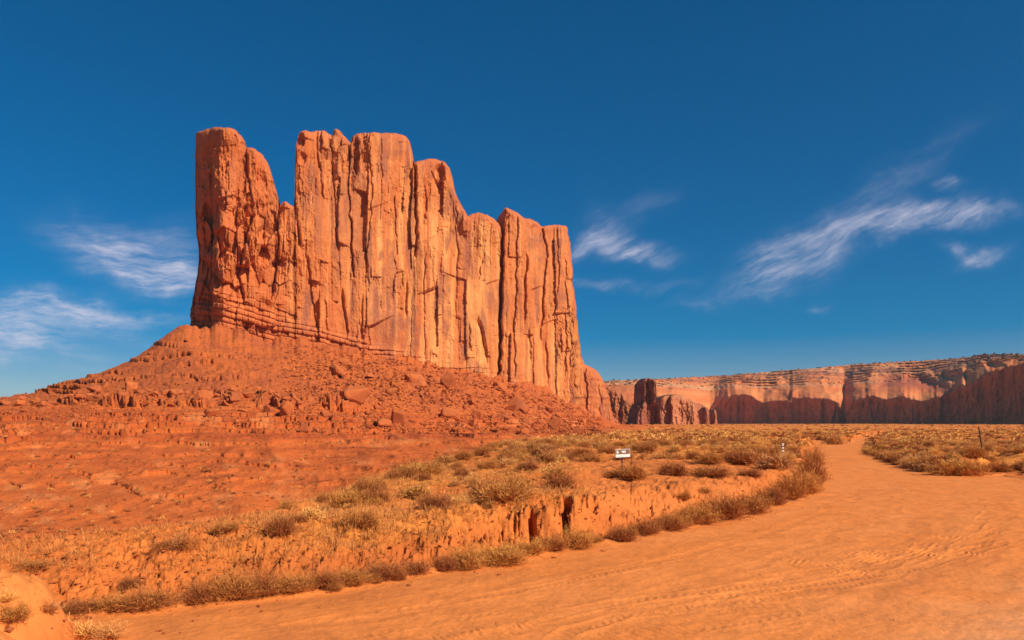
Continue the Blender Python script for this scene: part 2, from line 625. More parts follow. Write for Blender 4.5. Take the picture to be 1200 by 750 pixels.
# --- near relief: bank, plateau, road
bankpx = np.broadcast_to(BANK, PX.shape)
steep = smo(PXC, [(-400, 3.5), (60, 3.2), (200, 3.4), (300, 3.4), (400, 3.2), (500, 3.0), (590, 2.3), (650, 1.7), (690, 1.9), (760, 2.6), (900, 1.6), (1000, 1.6), (1100, 1.3), (1140, 1.8), (1172, 9), (1500, 10)])
rill = ridged(ARC * 2.1 + 0.5 * fbm(XX, YY, 2, 3), SD * .5, 3, 21)
alc = np.zeros(PX.shape)
for ax, aw in ((623, 4.2), (664, 5.4)):
    alc = np.maximum(alc, (1 if aw > 4 else .55) * (1 - sst(np.abs(PX + 3.2 * fbm(XX * 3, YY * 3, 3, 31) - ax), aw * .75, aw * 1.15)))
slitpx = np.clip(sst(PX, 430, 480) * (1 - sst(PX, 750, 800)) + sst(PX, 285, 296) * (1 - sst(PX, 322, 334)), 0, 1)
slit = np.clip(2.2 * fbma(PX / 2.6 + .6 * fbm(XX * 2, YY * 2, 2, 34), SD * .8, 2, 35) - .35, 0, 1) * slitpx * sst(SD + .4 * fbm(XX * 1.5, YY * 1.5, 2, 36), 1.0, 1.35) * (1 - sst(SD + .3 * fbm(XX * 2.5, YY * 2.5, 2, 37), 1.5, 1.9))
toe = 0.35 + 0.25 * fbm(XX * .6, YY * .6, 3, 14)
sd_b = SD - toe - (0.32 * np.clip(rill - .45, 0, 1) * sst(PX, 200, 480) + .5 * fbm(XX * .9, YY * .9, 3, 24)) * (1 - sst(PX, 780, 860)) - 1.5 * alc * (1 - sst(SD + .5 * fbm(XX * 3, YY * 3, 2, 33), 1.5, 2.2)) * (SD > .2) - .24 * slit
prof = sst(sd_b, 0, steep) * .86 + .14 * np.clip(sd_b / 7, 0, 1)
plain_n = fbm(XX * .09, YY * .09, 4, 40) * .22 + fbm(XX * .5, YY * .5, 3, 44) * .06
hum = ridged(XX * .8, YY * .8, 3, 47) - .5
nz = prof * Z0 + np.clip(sd_b / 4, 0, 1) * (plain_n + hum * .10) * np.clip(YY / 30, .5, 1.6)
nz += 0.05 * np.clip(SD / .4, 0, 1) * fbm(XX * 2.2, YY * 2.2, 4, 50)
mx, my = -7.05, 10.9
dm = np.hypot((XX - mx) / .80, (YY - my) / .75)
dm2 = np.hypot((XX + 6.75) / .7, (YY - 9.9) / .6)
# clods and little scarps on the eroded bank
bankzone = np.clip(1 - np.abs(sd_b - .5 * steep) / (1.4 * steep), 0, 1) * (SD > 0) * (PX < 900)
_, ed, rid = vor(XX * 3.2, YY * 3.2, 61)
nz += bankzone * (0.07 * facet(XX * 2.6, YY * 2.6, 61) + .07 * facet(XX * 6, YY * 6, 62) + .03 * facet(XX * 13, YY * 13, 63)) * sst(PX, -80, 150)
bankzone = bankzone * sst(dm, 1.0, 1.6)
slopezone = sst(dm, 1.0, 1.6) * np.clip((SD - .3) / .5, 0, 1) * (1 - sst(SD, 9, 14)) * (1 - sst(PX, 700, 800))
_, ed2, rid2 = vor(XX * 1.5, YY * 1.5, 66)
nz += slopezone * (.06 * facet(XX * 1.3, YY * 1.3, 66) + .032 * facet(XX * 3.3, YY * 3.3, 67) + .018 * facet(XX * 8, YY * 8, 68))
# low berm of graded sand along the road edge
nz += 0.07 * np.exp(-((SD - .1) / .28) ** 2) * (1 + .7 * fbm(XX * 1.1, YY * 1.1, 3, 70)) * (YY < 60)
# sandy mound beside the road at the left
nz = np.maximum(nz, (1.02 - .35 * dm ** 2.2) * np.exp(-np.clip(dm - .75, 0, 9) ** 2 * 4) + .05 * fbm(XX * 3, YY * 3, 4, 72) + .035 * facet(XX * 6, YY * 6, 74) - .02)
nz = np.maximum(nz, .62 * np.exp(-dm2 ** 2) + .03 * fbm(XX * 4, YY * 4, 4, 73) - .04)

# --- road surface: gentle crown, graded ripples, tyre tread
inr = np.clip(-SD / .4, 0, 1)
rz = 0.02 * fbm(XX * .25, YY * .35, 3, 80) + .010 * fbm(XX * 3, YY * 3, 3, 82) + .012 * np.clip(facet(XX * 5, YY * 5, 83) - .25, 0, 1) * np.clip(.3 + 1.4 * fbm(XX * .5, YY * .5, 3, 85), 0, 1)
rz += .004 * fbma(SD * 1.9, ARC * .16, 3, 84) * np.clip(1.3 - YY / 70, 0, 1)
PYg = HZ + F * CH / YY
tread = np.zeros(PX.shape)
for (x0, y0, x1, y1, wd, lam, sl, amp) in [
        (930, 661, 1165, 640, 9, .21, 2.2, .034), (980, 668, 1120, 650, 7, .17, -1.6, .034), (1060, 640, 1230, 606, 10, .24, -1.2, .016),
        (700, 718, 960, 690, 11, .16, 1.3, .024), (560, 748, 830, 712, 14, .17, 1.1, .022), (640, 768, 900, 700, 12, .19, .8, .020), (350, 762, 640, 722, 12, .2, 1.2, .014),
        (860, 648, 1010, 672, 9, .2, .7, .016), (1080, 690, 1260, 660, 12, .2, 1.0, .010)]:
    u = (PX - x0) / (x1 - x0)
    cy = y0 + (y1 - y0) * u + 10 * np.sin(u * 2.6) * .4
    mk = np.exp(-((PYg - cy + 5 * fbm(XX * .8, YY * .8, 3, 87)) / wd) ** 2) * sst(u, -.1, .12) * (1 - sst(u, .85, 1.1))
    ph = (XX + sl * YY + .22 * fbm(XX * 1.3, YY * 1.3, 3, 88)) / lam
    tread += amp * mk * (np.abs(((ph) % 1) - .5) * 2 - .5) * np.clip(.45 + .9 * fbm(XX * 1.7, YY * 1.7, 3, 89), 0, 1.2)
# wheel ruts: long shallow curves following the road edge
for off, wdt, dp in ((-2.2, .16, .016), (-3.9, .16, .016), (-5.2, .2, .012), (-7.0, .2, .014), (-8.6, .22, .012), (-10.4, .22, .01)):
    o2 = SD - off + .5 * fbm(ARC * .12, 0 * ARC + off, 2, 90)
    rz += dp * .6 * (-np.exp(-(o2 / wdt) ** 2) + .6 * np.exp(-((np.abs(o2) - 1.7 * wdt) / (.5 * wdt)) ** 2)) * np.clip(1.4 - YY / 45, 0, 1)
rz += tread * 1.2


def track_relief(x, y, pts):
    """one wheel pass: a shallow trough with chevron tread pressed into it and thrown-up edges"""
    P = np.array([px2w(*p) for p in pts])
    d, s_ = np.full(x.shape, 9.0), np.zeros(x.shape)
    L = 0.0
    for (x0, y0), (x1, y1) in zip(P[:-1], P[1:]):
        ex, ey = x1 - x0, y1 - y0
        ln = math.hypot(ex, ey)
        t = np.clip(((x - x0) * ex + (y - y0) * ey) / ln ** 2, 0, 1)
        q = np.hypot(x - x0 - t * ex, y - y0 - t * ey)
        sg = np.sign((x - x0) * ey - (y - y0) * ex)
        m = q < np.abs(d)
        d, s_ = np.where(m, q * sg, d), np.where(m, L + t * ln, s_)
        L += ln
    a = np.abs(d)
    wear = np.clip(.42 + 1.1 * fbm(s_ * .5 + pts[0][0], d * 2, 3, 95), 0, 1) * sst(s_, 0, .7) * (1 - sst(s_, L - .7, L))
    w_ = .17
    tr = (np.abs(((s_ + .9 * a) / .19) % 1 - .5) * 2 - .5) * (1 - sst(a, w_ * .8, w_))
    return .5 * wear * (.030 * tr - .012 * (1 - sst(a, w_ * .8, w_)) + .022 * np.exp(-((a - w_ * 1.25) / .05) ** 2))


TRACKS = [[(590, 752), (640, 735), (720, 717), (830, 700), (960, 684), (1080, 664), (1190, 632)], [(540, 742), (620, 725), (720, 707), (840, 690), (960, 672), (1060, 654), (1180, 618)],
          [(700, 756), (735, 738), (800, 722), (900, 708), (1010, 697)], [(640, 758), (672, 738), (730, 722), (830, 708), (930, 699)], [(760, 765), (800, 742), (870, 728), (970, 716)],
          [(380, 752), (480, 733), (600, 716), (730, 699), (860, 678)], [(940, 664), (1000, 658), (1060, 650), (1150, 636), (1240, 612)], [(960, 672), (1030, 664), (1100, 652), (1200, 626)],
          [(1000, 676), (1040, 664), (1068, 650), (1088, 634)], [(1040, 678), (1066, 664), (1090, 650), (1110, 636)], [(985, 640), (1040, 652), (1100, 661), (1150, 664)], [(1020, 668), (1090, 646), (1140, 620), (1160, 598)],
          [(860, 655), (940, 661), (1010, 668), (1070, 676)], [(900, 700), (1000, 684), (1110, 664), (1240, 634)], [(300, 742), (400, 724), (520, 706), (640, 686), (760, 662), (860, 636)]]
jr = slice(int(np.searchsorted(YR, 9.5)), int(np.searchsorted(YR, 34)))
ic = slice(int(np.searchsorted(PXC, 240)), int(np.searchsorted(PXC, 1290)))
xr, yr = XX[jr, ic] + .05 * fbm(XX[jr, ic], YY[jr, ic], 2, 96), YY[jr, ic] + .05 * fbm(XX[jr, ic], YY[jr, ic], 2, 97)
for tr_ in TRACKS:
    rz[jr, ic] += track_relief(xr, yr, tr_)
near_z = np.where(SD > 0, nz, rz + 0 * nz)
edge = sst(SD, -.25, .25)
near_z = rz * (1 - edge) + nz * edge

# --- far relief: badlands, ledges and talus
bad = sst(YY, YC + 6, YC + 30) * (1 - sst(PX, 700, 790)) * (1 - sst(YY, 900, 1400))
base = Z0
along = PX * .5 + 60 * np.log(YY)
gul = ridged(XX / 34 + YY / 90, YY / 62, 4, 100) * .75 + .35 * ridged(XX / 13 + YY / 60, YY / 30, 3, 103)
lowpart = 1 - sst(base, 4, 9)
fz = base + bad * lowpart * (gul - .75) * np.clip((YY - 90) / 14, 0, 5.0)
fz += bad * fbm(XX / 16, YY / 20, 4, 105) * .5


def terrace(z, per, amt, seed, jag=.15, wob=.3):
    t = z / per + wob * fbm(PX / 70, np.log(YY) * 6, 4, seed) + jag * .12 * (vor(PX / 4.0, np.log(YY) * 22, seed + 5)[2] - .5)
    fr = t - np.floor(t)
    st = sst(fr, .38, .62)
    return z + per * (st - fr) * amt


fz += bad * .30 * facet(XX / 1.1, YY / 1.6, 107) * (.4 + .6 * sst(fz, -6, 4))
strat = bad * sst(fz, -14, -10) * (.35 + .65 * sst(fz, -5, 0)) * (1 - sst(fz, 6, 9))
tz = terrace(fz, 2.3, 1.0, 110)
patch = np.clip(.45 + .8 * fbm(PX / 50, np.log(YY) * 5, 3, 118), .1, 1)
fz = fz + strat * patch * (tz - fz)
tz = terrace(fz, .9, 1.0, 120)
fz = fz + strat * .4 * patch * (tz - fz)
# the blocky ledge half way up the left slope
lev = 13.6 - 1.6 * sst(PX, 100, 300) - 1.0 * sst(PX, 330, 430) + 1.2 * fbm(PX / 40, PX * 0, 3, 130) + .9 * fbm(PX / 11, np.log(YY) * 20, 3, 134)
blk = vor(PX / 7.5, np.log(YY) * 30, 133)[2] - .5
tl = fz - lev - .5 * blk
hL = 3.4 + 2.2 * fbm(PX / 33, PX * 0 + 4, 3, 131)
LIP = np.zeros(PX.shape)
ledge = bad * (1 - sst(PX, 400, 470)) * sst(PX, -400, -100) * np.clip(.55 + 1.3 * fbm(PX / 36, PX * 0 + 9, 3, 135), .08, 1)
LIP += ledge * 1.7 * np.clip(hL / 3, 0, 1.4) * sst(tl, -.1, .25) * (1 - sst(tl, .6, 3.5))
fz = fz + ledge * hL * (sst(tl, -.25, .35) - sst(tl, -7, 7)) * 1.15
fz += ledge * sst(tl, -3, 0) * (1 - sst(tl, 1, 6)) * 1.1 * facet(XX / 3.0, YY / 3.6, 136)
for lv, h_, sd_, a0, a1 in ((21, 2.8, 140, -200, 340), (30, 2.4, 141, -200, 300), (17.5, 2.0, 143, -200, 420), (38, 2.2, 145, 100, 330), (25, 1.6, 152, -200, 330), (45, 1.8, 154, 150, 320), (-2.5, .8, 146, -200, 560), (1.0, .9, 147, -200, 640), (3.4, 1.3, 148, -200, 700), (5.6, 1.3, 149, -200, 680), (7.6, 1.0, 144, -200, 560), (-5.5, .7, 142, -200, 420), (-7.6, .8, 151, -200, 380), (-9.2, 1.0, 153, -200, 330), (-10.6, .6, 155, -200, 260)):
    tl = fz - lv - (2.2 if lv > 9 else .7) * fbm(PX / 55, PX * 0 + lv, 3, sd_) - (1.0 if lv > 9 else .3) * (vor(PX / 6, np.log(YY) * 30, sd_ + 9)[2] - .5)
    mk = bad * sst(PX, a0, a0 + 60) * (1 - sst(PX, a1 - 60, a1)) * np.clip(.45 + 1.4 * fbm(PX / 45, PX * 0 + lv * 3, 3, sd_ + 3), 0, 1)
    LIP += mk * .75 * h_ * sst(tl, -.02, .12) * (1 - sst(tl, .2, 1.6))
    fz = fz + mk * h_ * (sst(tl, -.12, .22) - sst(tl, -h_ * 1.6, h_ * 1.6))
# rubble-strewn talus
tal = bad * sst(fz, 10, 16)
_, ed3, rid3 = vor(XX / 3.4, YY / 4.2, 150)
_, ed4, rid4 = vor(XX / 1.7, YY / 2.2, 153)
tex = np.clip(.35 + 1.0 * fbm(XX / 60, YY / 60, 3, 156) + .6 * sst(PX, 330, 420), 0, 1)
tex *= .22 + .78 * sst(PX, 300, 400)
fz += tal * (fbm(XX / 22, YY / 22, 4, 157) * 1.6 + 1.2 * facet(XX / 9, YY / 11, 158) * (.3 + .7 * sst(PX, 330, 400)) + (.12 + tex) * (1.5 * facet(XX / 3.4, YY / 4.2, 150) + .9 * facet(XX / 1.7, YY / 2.2, 153)))

bl = sst(YY, YC * .985, YC * 1.06)
ZZ = near_z * (1 - bl) + fz * bl
plainm = sst(PX, 700, 780)
far_plain = prof * Z0 + (plain_n * 1.2 + fbm(XX / 60, YY / 60, 3, 160) * .35 * np.clip(YY / 150, 0, 1.5)) * np.clip(SD / 3, 0, 1)
far_plain = np.where(SD < 0, rz, far_plain)
edge2 = sst(SD, -.3, .3)
far_plain = rz * (1 - edge2) + far_plain * edge2
mixp = bl * plainm
ZZ = ZZ * (1 - mixp) + far_plain * mixp
road_far = sst(-SD, -.1, .2)

# --- soil colours
c_road, c_road2 = RGB(.69, .206, .045), RGB(.73, .238, .062)
c_bank, c_bank2 = RGB(.59, .165, .034), RGB(.46, .118, .027)
c_grass = RGB(.64, .228, .042)
c_bad, c_bad2 = RGB(.59, .136, .028), RGB(.42, .082, .021)
c_tal = RGB(.48, .116, .029)
n_a = fbm(XX * .35, YY * .35, 4, 200)
n_b = fbm(XX * .06, YY * .06, 4, 203)
strk = fbma(SD * .9, ARC * .06, 4, 206)
soil = lerp(np.broadcast_to(c_road, PX.shape + (3,)), c_road2, np.clip(.4 + .4 * strk + .3 * n_a, 0, 1))
soil = lerp(soil, RGB(.50, .15, .040), np.clip(.7 * fbma(SD * 1.4, ARC * .12, 3, 209) - .2, 0, .5) * (SD < 0))
soil = lerp(soil, RGB(.72, .33, .15), np.clip(sst(PX, 900, 1250) * sst(PYg, 650, 760) * (.5 + .8 * n_a), 0, .8))
gy = np.clip(.45 + .9 * n_b + .5 * n_a, 0, 1) * sst(sd_b, .9, 2.4)
gmask = gy * (sst(PX, -80, 120) * .75 + .25)
off = lerp(np.broadcast_to(c_bank, PX.shape + (3,)), c_bank2, np.clip(.4 + .8 * n_a, 0, 1))
off = lerp(off, c_grass, np.clip(gmask * 1.0, 0, .95))
redpl = sst(PX, 640, 700) * (1 - sst(PX, 720, 800)) * sst(YY, 200, 260)
off = lerp(off, c_bad, redpl * .8)
bare = (1 - sst(np.abs(PX - 790), 60, 150)) * (1 - sst(np.abs(YY - 34), 8, 14))
off = lerp(off, RGB(.57, .165, .04), bare * .8)
soil = lerp(soil, off, sst(SD, -.05, .25))
bandz = fz + .8 * fbm(PX / 60, np.log(YY) * 6, 3, 210)
band = np.clip(.5 + 1.1 * fbma(PX * .0 + bandz * .42, bandz * 0 + 3, 4, 213), 0, 1)
bc = lerp(np.broadcast_to(c_bad, PX.shape + (3,)), c_bad2, band * np.clip(.45 + sst(fz, -8, -2), 0, 1) * .95)
seam_shade = fz / 1.25 + .35 * fbm(PX / 60, np.log(YY) * 6, 3, 221)
seam_shade = np.exp(-((seam_shade - np.floor(seam_shade) - .5) / .10) ** 2) * np.clip(.3 + 1.5 * fbm(PX / 40, np.log(YY) * 9, 3, 223), 0, 1) * sst(fz, -14, -10)
bc = lerp(bc, RGB(.26, .050, .018), .75 * seam_shade)  # dark shale lines, also painting in the shade under the overhanging layers
bc = lerp(bc, RGB(.66, .22, .07), np.clip(fbm(PX / 25, np.log(YY) * 14, 4, 216) - .25, 0, .55))
bc = lerp(bc, lerp(np.broadcast_to(c_tal, PX.shape + (3,)), RGB(.36, .085, .034), np.clip(.3 + .9 * fbm(XX / 8, YY / 8, 4, 219), 0, 1) * .7), sst(fz, 8, 14))
moundm = (1 - sst(np.minimum(dm, dm2), .9, 1.5)) * (SD > -.3)
soil = lerp(soil, RGB(.66, .215, .052), moundm * .8)
soil = lerp(soil, bc, bl * bad)
soil = np.clip(soil, .01, .9)

V = np.stack([XX, YY - LIP * bl * bad, ZZ], -1).reshape(-1, 3)
ii = (np.arange(NR - 1)[:, None] * NC + np.arange(NC - 1)[None, :]).ravel()
FQ = np.stack([ii, ii + 1, ii + NC + 1, ii + NC], 1)
sdc = SD.ravel()[FQ].mean(1)
yc_ = V[FQ[:, 0], 1]
is_road = (sdc < 0) & (yc_ < 400)
is_hill = ((bl * bad).ravel()[FQ].mean(1) > .5)
at = {'soil': soil.reshape(-1, 3).astype(np.float32)}
for nm, keep in (('road', is_road), ('badlands_hills', is_hill & ~is_road), ('ground', ~is_road & ~is_hill)):
    v_, f_, a_ = take(V, FQ, keep, at)
    if nm == 'ground':                      # the same sand carries on behind the camera
        k = len(v_)
        v_ = np.concatenate([v_, RGB(*[[-400, -400, -.06], [400, -400, -.06], [400, .99, -.06], [-400, .99, -.06]]).reshape(4, 3)])
        f_ = np.concatenate([f_, [[k, k + 1, k + 2, k + 3]]])
        a_['soil'] = np.concatenate([a_['soil'], np.tile(c_road, (4, 1))])
    o = mesh_obj(nm, v_, f_, M_hills if nm == 'badlands_hills' else M_soil, attrs=a_)
    tag(o, kind='structure')


def gz(x, y):
    """ground height under a point"""
    px = 600 + x / y * F
    j = np.clip(np.searchsorted(YR, y) - 1, 0, NR - 2)
    i = np.clip(np.searchsorted(PXC, px) - 1, 0, NC - 2)
    ty = np.clip((y - YR[j]) / (YR[j + 1] - YR[j]), 0, 1)
    tx = np.clip((px - PXC[i]) / (PXC[i + 1] - PXC[i]), 0, 1)
    return (ZZ[j, i] * (1 - tx) + ZZ[j, i + 1] * tx) * (1 - ty) + (ZZ[j + 1, i] * (1 - tx) + ZZ[j + 1, i + 1] * tx) * ty


def gat(A, x, y):
    px = 600 + x / y * F
    return A[np.clip(np.searchsorted(YR, y), 0, NR - 1), np.clip(np.searchsorted(PXC, px), 0, NC - 1)]


PYT = HZ - (ZZ - CH) / YY * F             # row at which each ground point shows
J0 = int(np.searchsorted(YR, 7.0))
RUNMIN = np.minimum.accumulate(PYT[J0:], axis=0)


def spot(px, py):
    """the first ground point seen at a pixel: x, y, z or None"""
    i = int(np.clip(np.searchsorted(PXC, px), 0, NC - 1))
    j = int(np.searchsorted(-RUNMIN[:, i], -py))
    if j >= RUNMIN.shape[0]:
        return None
    y = YR[J0 + j]
    x = (px - 600) / F * y
    return x, y, float(ZZ[J0 + j, i])


# ------------------------------------------------------------------ rock masses
def edge_dist(px, py, top, R):
    """distance in photo rows/columns from the outline, up to R"""
    d = np.minimum(np.abs(py - top(px)), R).astype(np.float32)
    for k in np.linspace(1, R, 10):
        for s in (-1, 1):
            t = top(px + s * k)
            d = np.minimum(d, np.sqrt(k * k + np.clip(py - t, 0, None) ** 2))
    return d


def relief_body(cols, nrow, top, base, depth, relief, thick, R, colour, wander=None, splitter=None, rpow=1.0):
    """a free-standing rock: bearing columns, rows from the outline down to a buried base, front face carried forward by
    RELIEF metres and rounded back within R of the outline, closed by a back face THICK metres behind"""
    tp = top(cols)
    t = np.linspace(0, 1, nrow) ** rpow
    P, T = np.meshgrid(cols, t)
    PYB = tp[None, :] + (base(cols) - tp)[None, :] * T
    Yd = depth(P)
    e = edge_dist(P, PYB, top, R)
    rel, col = relief(P, PYB, Yd), None
    rnd = R * (Yd / F) * (1 - np.sqrt(np.clip(1 - (1 - np.clip(e / R, 0, 1)) ** 2, 0, 1)))
    Y = Yd - rel * (.25 + .75 * np.clip(e / R, 0, 1)) + rnd * 1.2
    Pw = P + (wander(P, PYB) if wander else 0)
    X = (Pw - 600) / F * Y
    Z = CH + (HZ - PYB) / F * Yd
    cc = colour(P, PYB, Yd, Z, rel)
    front = np.stack([X, Y, Z], -1)
    yb = Yd[0] + thick
    zb = CH + (HZ - tp) / F * Yd[0]
    xb = (Pw[0] - 600) / F * Y[0]
    dirx = .35
    m1 = np.stack([xb - dirx * thick * .3, Y[0] + thick * .5, zb + .2], -1)[None]
    b1 = np.stack([xb - dirx * thick * .6, np.maximum(yb, Y[0] + thick), zb - 3], -1)[None]
    b0 = b1.copy()
    b0[..., 2] = Z[-1].min()
    b0[..., 1] += thick * .3
    G = np.concatenate([b0, b1, m1, front], 0)
    CCs = np.concatenate([cc[:1], cc[:1], cc[:1], cc], 0)
    nr, nc = G.shape[:2]
    v = G.reshape(-1, 3)
    i = (np.arange(nr - 1)[:, None] * nc + np.arange(nc - 1)[None]).ravel()
    f = np.stack([i, i + nc, i + nc + 1, i + 1], 1)
    fc = np.repeat(np.arange(nc - 1)[None], nr - 1, 0).ravel()
    # the two ends
    return v, f, {'rock': np.clip(CCs, .01, .9).reshape(-1, 3).astype(np.float32)}, fc


def cracks_relief(P, Q, lst):
    r = np.zeros(P.shape)
    for pts, wd, dp, stp in lst:
        xs, ys = zip(*pts)
        xc = np.interp(Q, ys, xs) + 1.2 * fbma(Q / 9., Q * 0 + xs[0], 3, int(xs[0]))
        en = sst(Q, ys[0] - 6, ys[0] + 8) * (1 - sst(Q, ys[-1] - 10, ys[-1] + 6))
        dx = P - xc
        r += en * (-dp * np.exp(-(dx / wd) ** 2) + stp * (1 / (1 + np.exp(-dx / .55)) - .5) * np.exp(-np.abs(dx) / 26.))
    return r


bt = [(205, 470), (221, 392), (223, 378), (225, 364), (226.5, 345), (227.5, 300), (228.6, 210), (229.2, 166), (230.2, 156), (231.5, 152.5), (240, 149), (248, 147.3), (266, 147), (276, 151), (283, 157), (287, 163),
      (288.2, 170), (296, 171), (302, 174), (308, 179), (313, 186), (317, 198), (320, 208), (324, 222), (325.6, 245), (326.0, 262), (326.6, 250), (327.8, 240), (331, 235.5), (335, 234.5), (340, 237.5), (344.2, 239), (345.2, 222), (345.6, 190), (347, 168),
      (349, 157), (352, 152.5), (358, 150), (364, 151.5), (372, 150.6), (382, 151.3), (387, 155), (389.5, 158), (391, 150), (394, 148.3), (397, 150), (401, 154), (406, 160), (411, 166), (412.5, 159.5), (416, 155.5), (424, 153.8), (440, 154), (458, 153.5), (469, 155),
      (476, 158), (480, 163), (483, 174), (485.6, 189), (489, 187.3), (496, 185.5), (504, 183), (513, 183.5), (521, 187.5), (527, 194), (530.5, 207), (532.5, 219), (537, 231), (542, 241), (548, 251), (552, 248.5), (560, 247.5), (570, 249.2),
      (578, 253), (584, 259), (587.6, 266), (588.6, 272), (589.8, 252), (591, 242.3), (592.5, 241), (598, 244), (606, 248), (614, 253.5), (622, 255), (630, 258.5), (634, 264), (640, 262), (652, 260.5), (662, 262.8), (665.5, 265.5), (667, 280), (670, 303), (672, 335), (675, 362),
      (678, 390), (681, 414), (684, 426), (690, 429), (697, 433), (704, 440), (709, 449), (713, 462), (716, 476), (719, 492), (724, 512)]
btx, bty = np.array([a for a, _ in bt], float), np.array([b for _, b in bt], float)
b_jag = lambda p: .9 * (vnoise(p / 2.3, p * 0 + 3., 300) - .5) + 1.4 * (vnoise(p / 6.1, p * 0 + 8., 301) - .5)
b_top = lambda p: np.interp(p, btx, bty) + b_jag(p)
X0, Y0, X1, Y1 = -161.5, 450.0, 47.4, 620.0


def b_depth(p):
    m = (p - 600) / F
    t = (X0 - m * Y0) / (m * (Y1 - Y0) - (X1 - X0))
    y = Y0 + t * (Y1 - Y0)
    yl = Y0 + (262 - p) * .42 + .004 * np.clip(262 - p, 0, 60) ** 2
    return np.where(p < 262, yl, np.where(p > 684, y + (p - 684) * .5, y))


CR = [  # crack: points (col,row), width, depth, step (+: the right side stands forward, showing its left face)
    ([(409, 165), (409, 230), (412, 280), (415, 322)], .9, 6, 2.5),
    ([(386, 156), (389, 200), (393, 250), (396, 300)], .9, 4, -1.5),
    ([(371, 152), (374, 190), (379, 235)], 1.0, 3, 2.0),
    ([(484, 176), (486, 200), (488, 262), (487, 300)], 1.6, 7, 3.0),
    ([(589, 262), (587.5, 330), (586, 400), (585, 446)], 1.5, 13, 9.0),
    ([(345, 236), (350, 270), (352, 290)], 1.3, 5, 5.0),
    ([(326, 262), (325, 300), (318, 350)], 1.2, 6, 2.5),
    ([(262, 160), (262, 205), (252, 226)], .8, 2, -1.0),
    ([(288, 170), (290, 210), (297, 240)], 1.0, 4, 2.0),
    ([(256, 232), (254, 262), (240, 300)], 1.2, 4, 6.0),
    ([(301, 240), (288, 275), (280, 320), (286, 360)], 1.3, 5, 3.0),
    ([(432, 160), (436, 230), (430, 300), (432, 345)], .8, 3, 1.6),
    ([(446, 165), (447, 220), (444, 262)], .8, 3, -1.2),
    ([(463, 220), (464, 300), (460, 350)], .8, 2.6, 1.6),
    ([(477, 330), (476, 372)], 1.3, 3, 2.4),
    ([(505, 200), (513, 216), (522, 222)], 1.1, 3, 1.6),
    ([(517, 300), (515, 330)], 1.0, 2, 1.5),
    ([(534, 225), (536, 300), (533, 380)], .8, 3, 1.2),
    ([(561, 372), (567, 400), (572, 425)], 2.2, 5, 5.0),
    ([(550, 380), (552, 412)], 1.1, 3, 3.0),
    ([(566, 300), (560, 330)], 1.2, 2.5, 2.0),
    ([(607, 250), (605, 330), (602, 400), (604, 445)], .9, 4, 2.6),
    ([(617, 300), (616, 340), (614, 380)], 1.4, 4, 3.4),
    ([(634, 262), (641, 300), (637, 345), (634, 400)], 1.0, 5, 2.4),
    ([(652, 262), (655, 310), (650, 380)], .9, 3, 2.0),
    ([(619, 385), (622, 425)], 1.2, 3, 2.6),
    ([(662, 300), (664, 360), (662, 440)], .9, 3, 1.4),
    ([(640, 400), (642, 450)], 1.2, 3, 2.6),
    ([(684, 428), (688, 460), (690, 500)], 1.2, 5, 2.0),
    ([(700, 438), (703, 470), (704, 500)], 1.1, 3, 2.0),
    ([(360, 300), (365, 345), (372, 385)], 1.1, 3, 2.0),
    ([(400, 340), (405, 372), (407, 400)], 1.4, 3.6, 3.0),
    ([(380, 350), (384, 400)], 1.1, 3, 2.0),
    ([(425, 350), (424, 400)], 1.0, 3, 1.4),
    ([(498, 300), (496, 380), (498, 420)], .8, 2.5, 1.2),
]
TOWERS = [(222, 290, 9), (290, 326, 5), (326, 346, 2.5), (346, 388, 7), (388, 411, 5), (411, 484, 9), (484, 536, 9), (536, 588, 7), (588, 636, 9), (636, 684, 8), (684, 722, 6)]


def b_warp(P, Q):
    return P + 2.2 * fbm(P / 40, Q / 110, 2, 310) + .55 * fbma(P / 12, Q / 9, 3, 312)


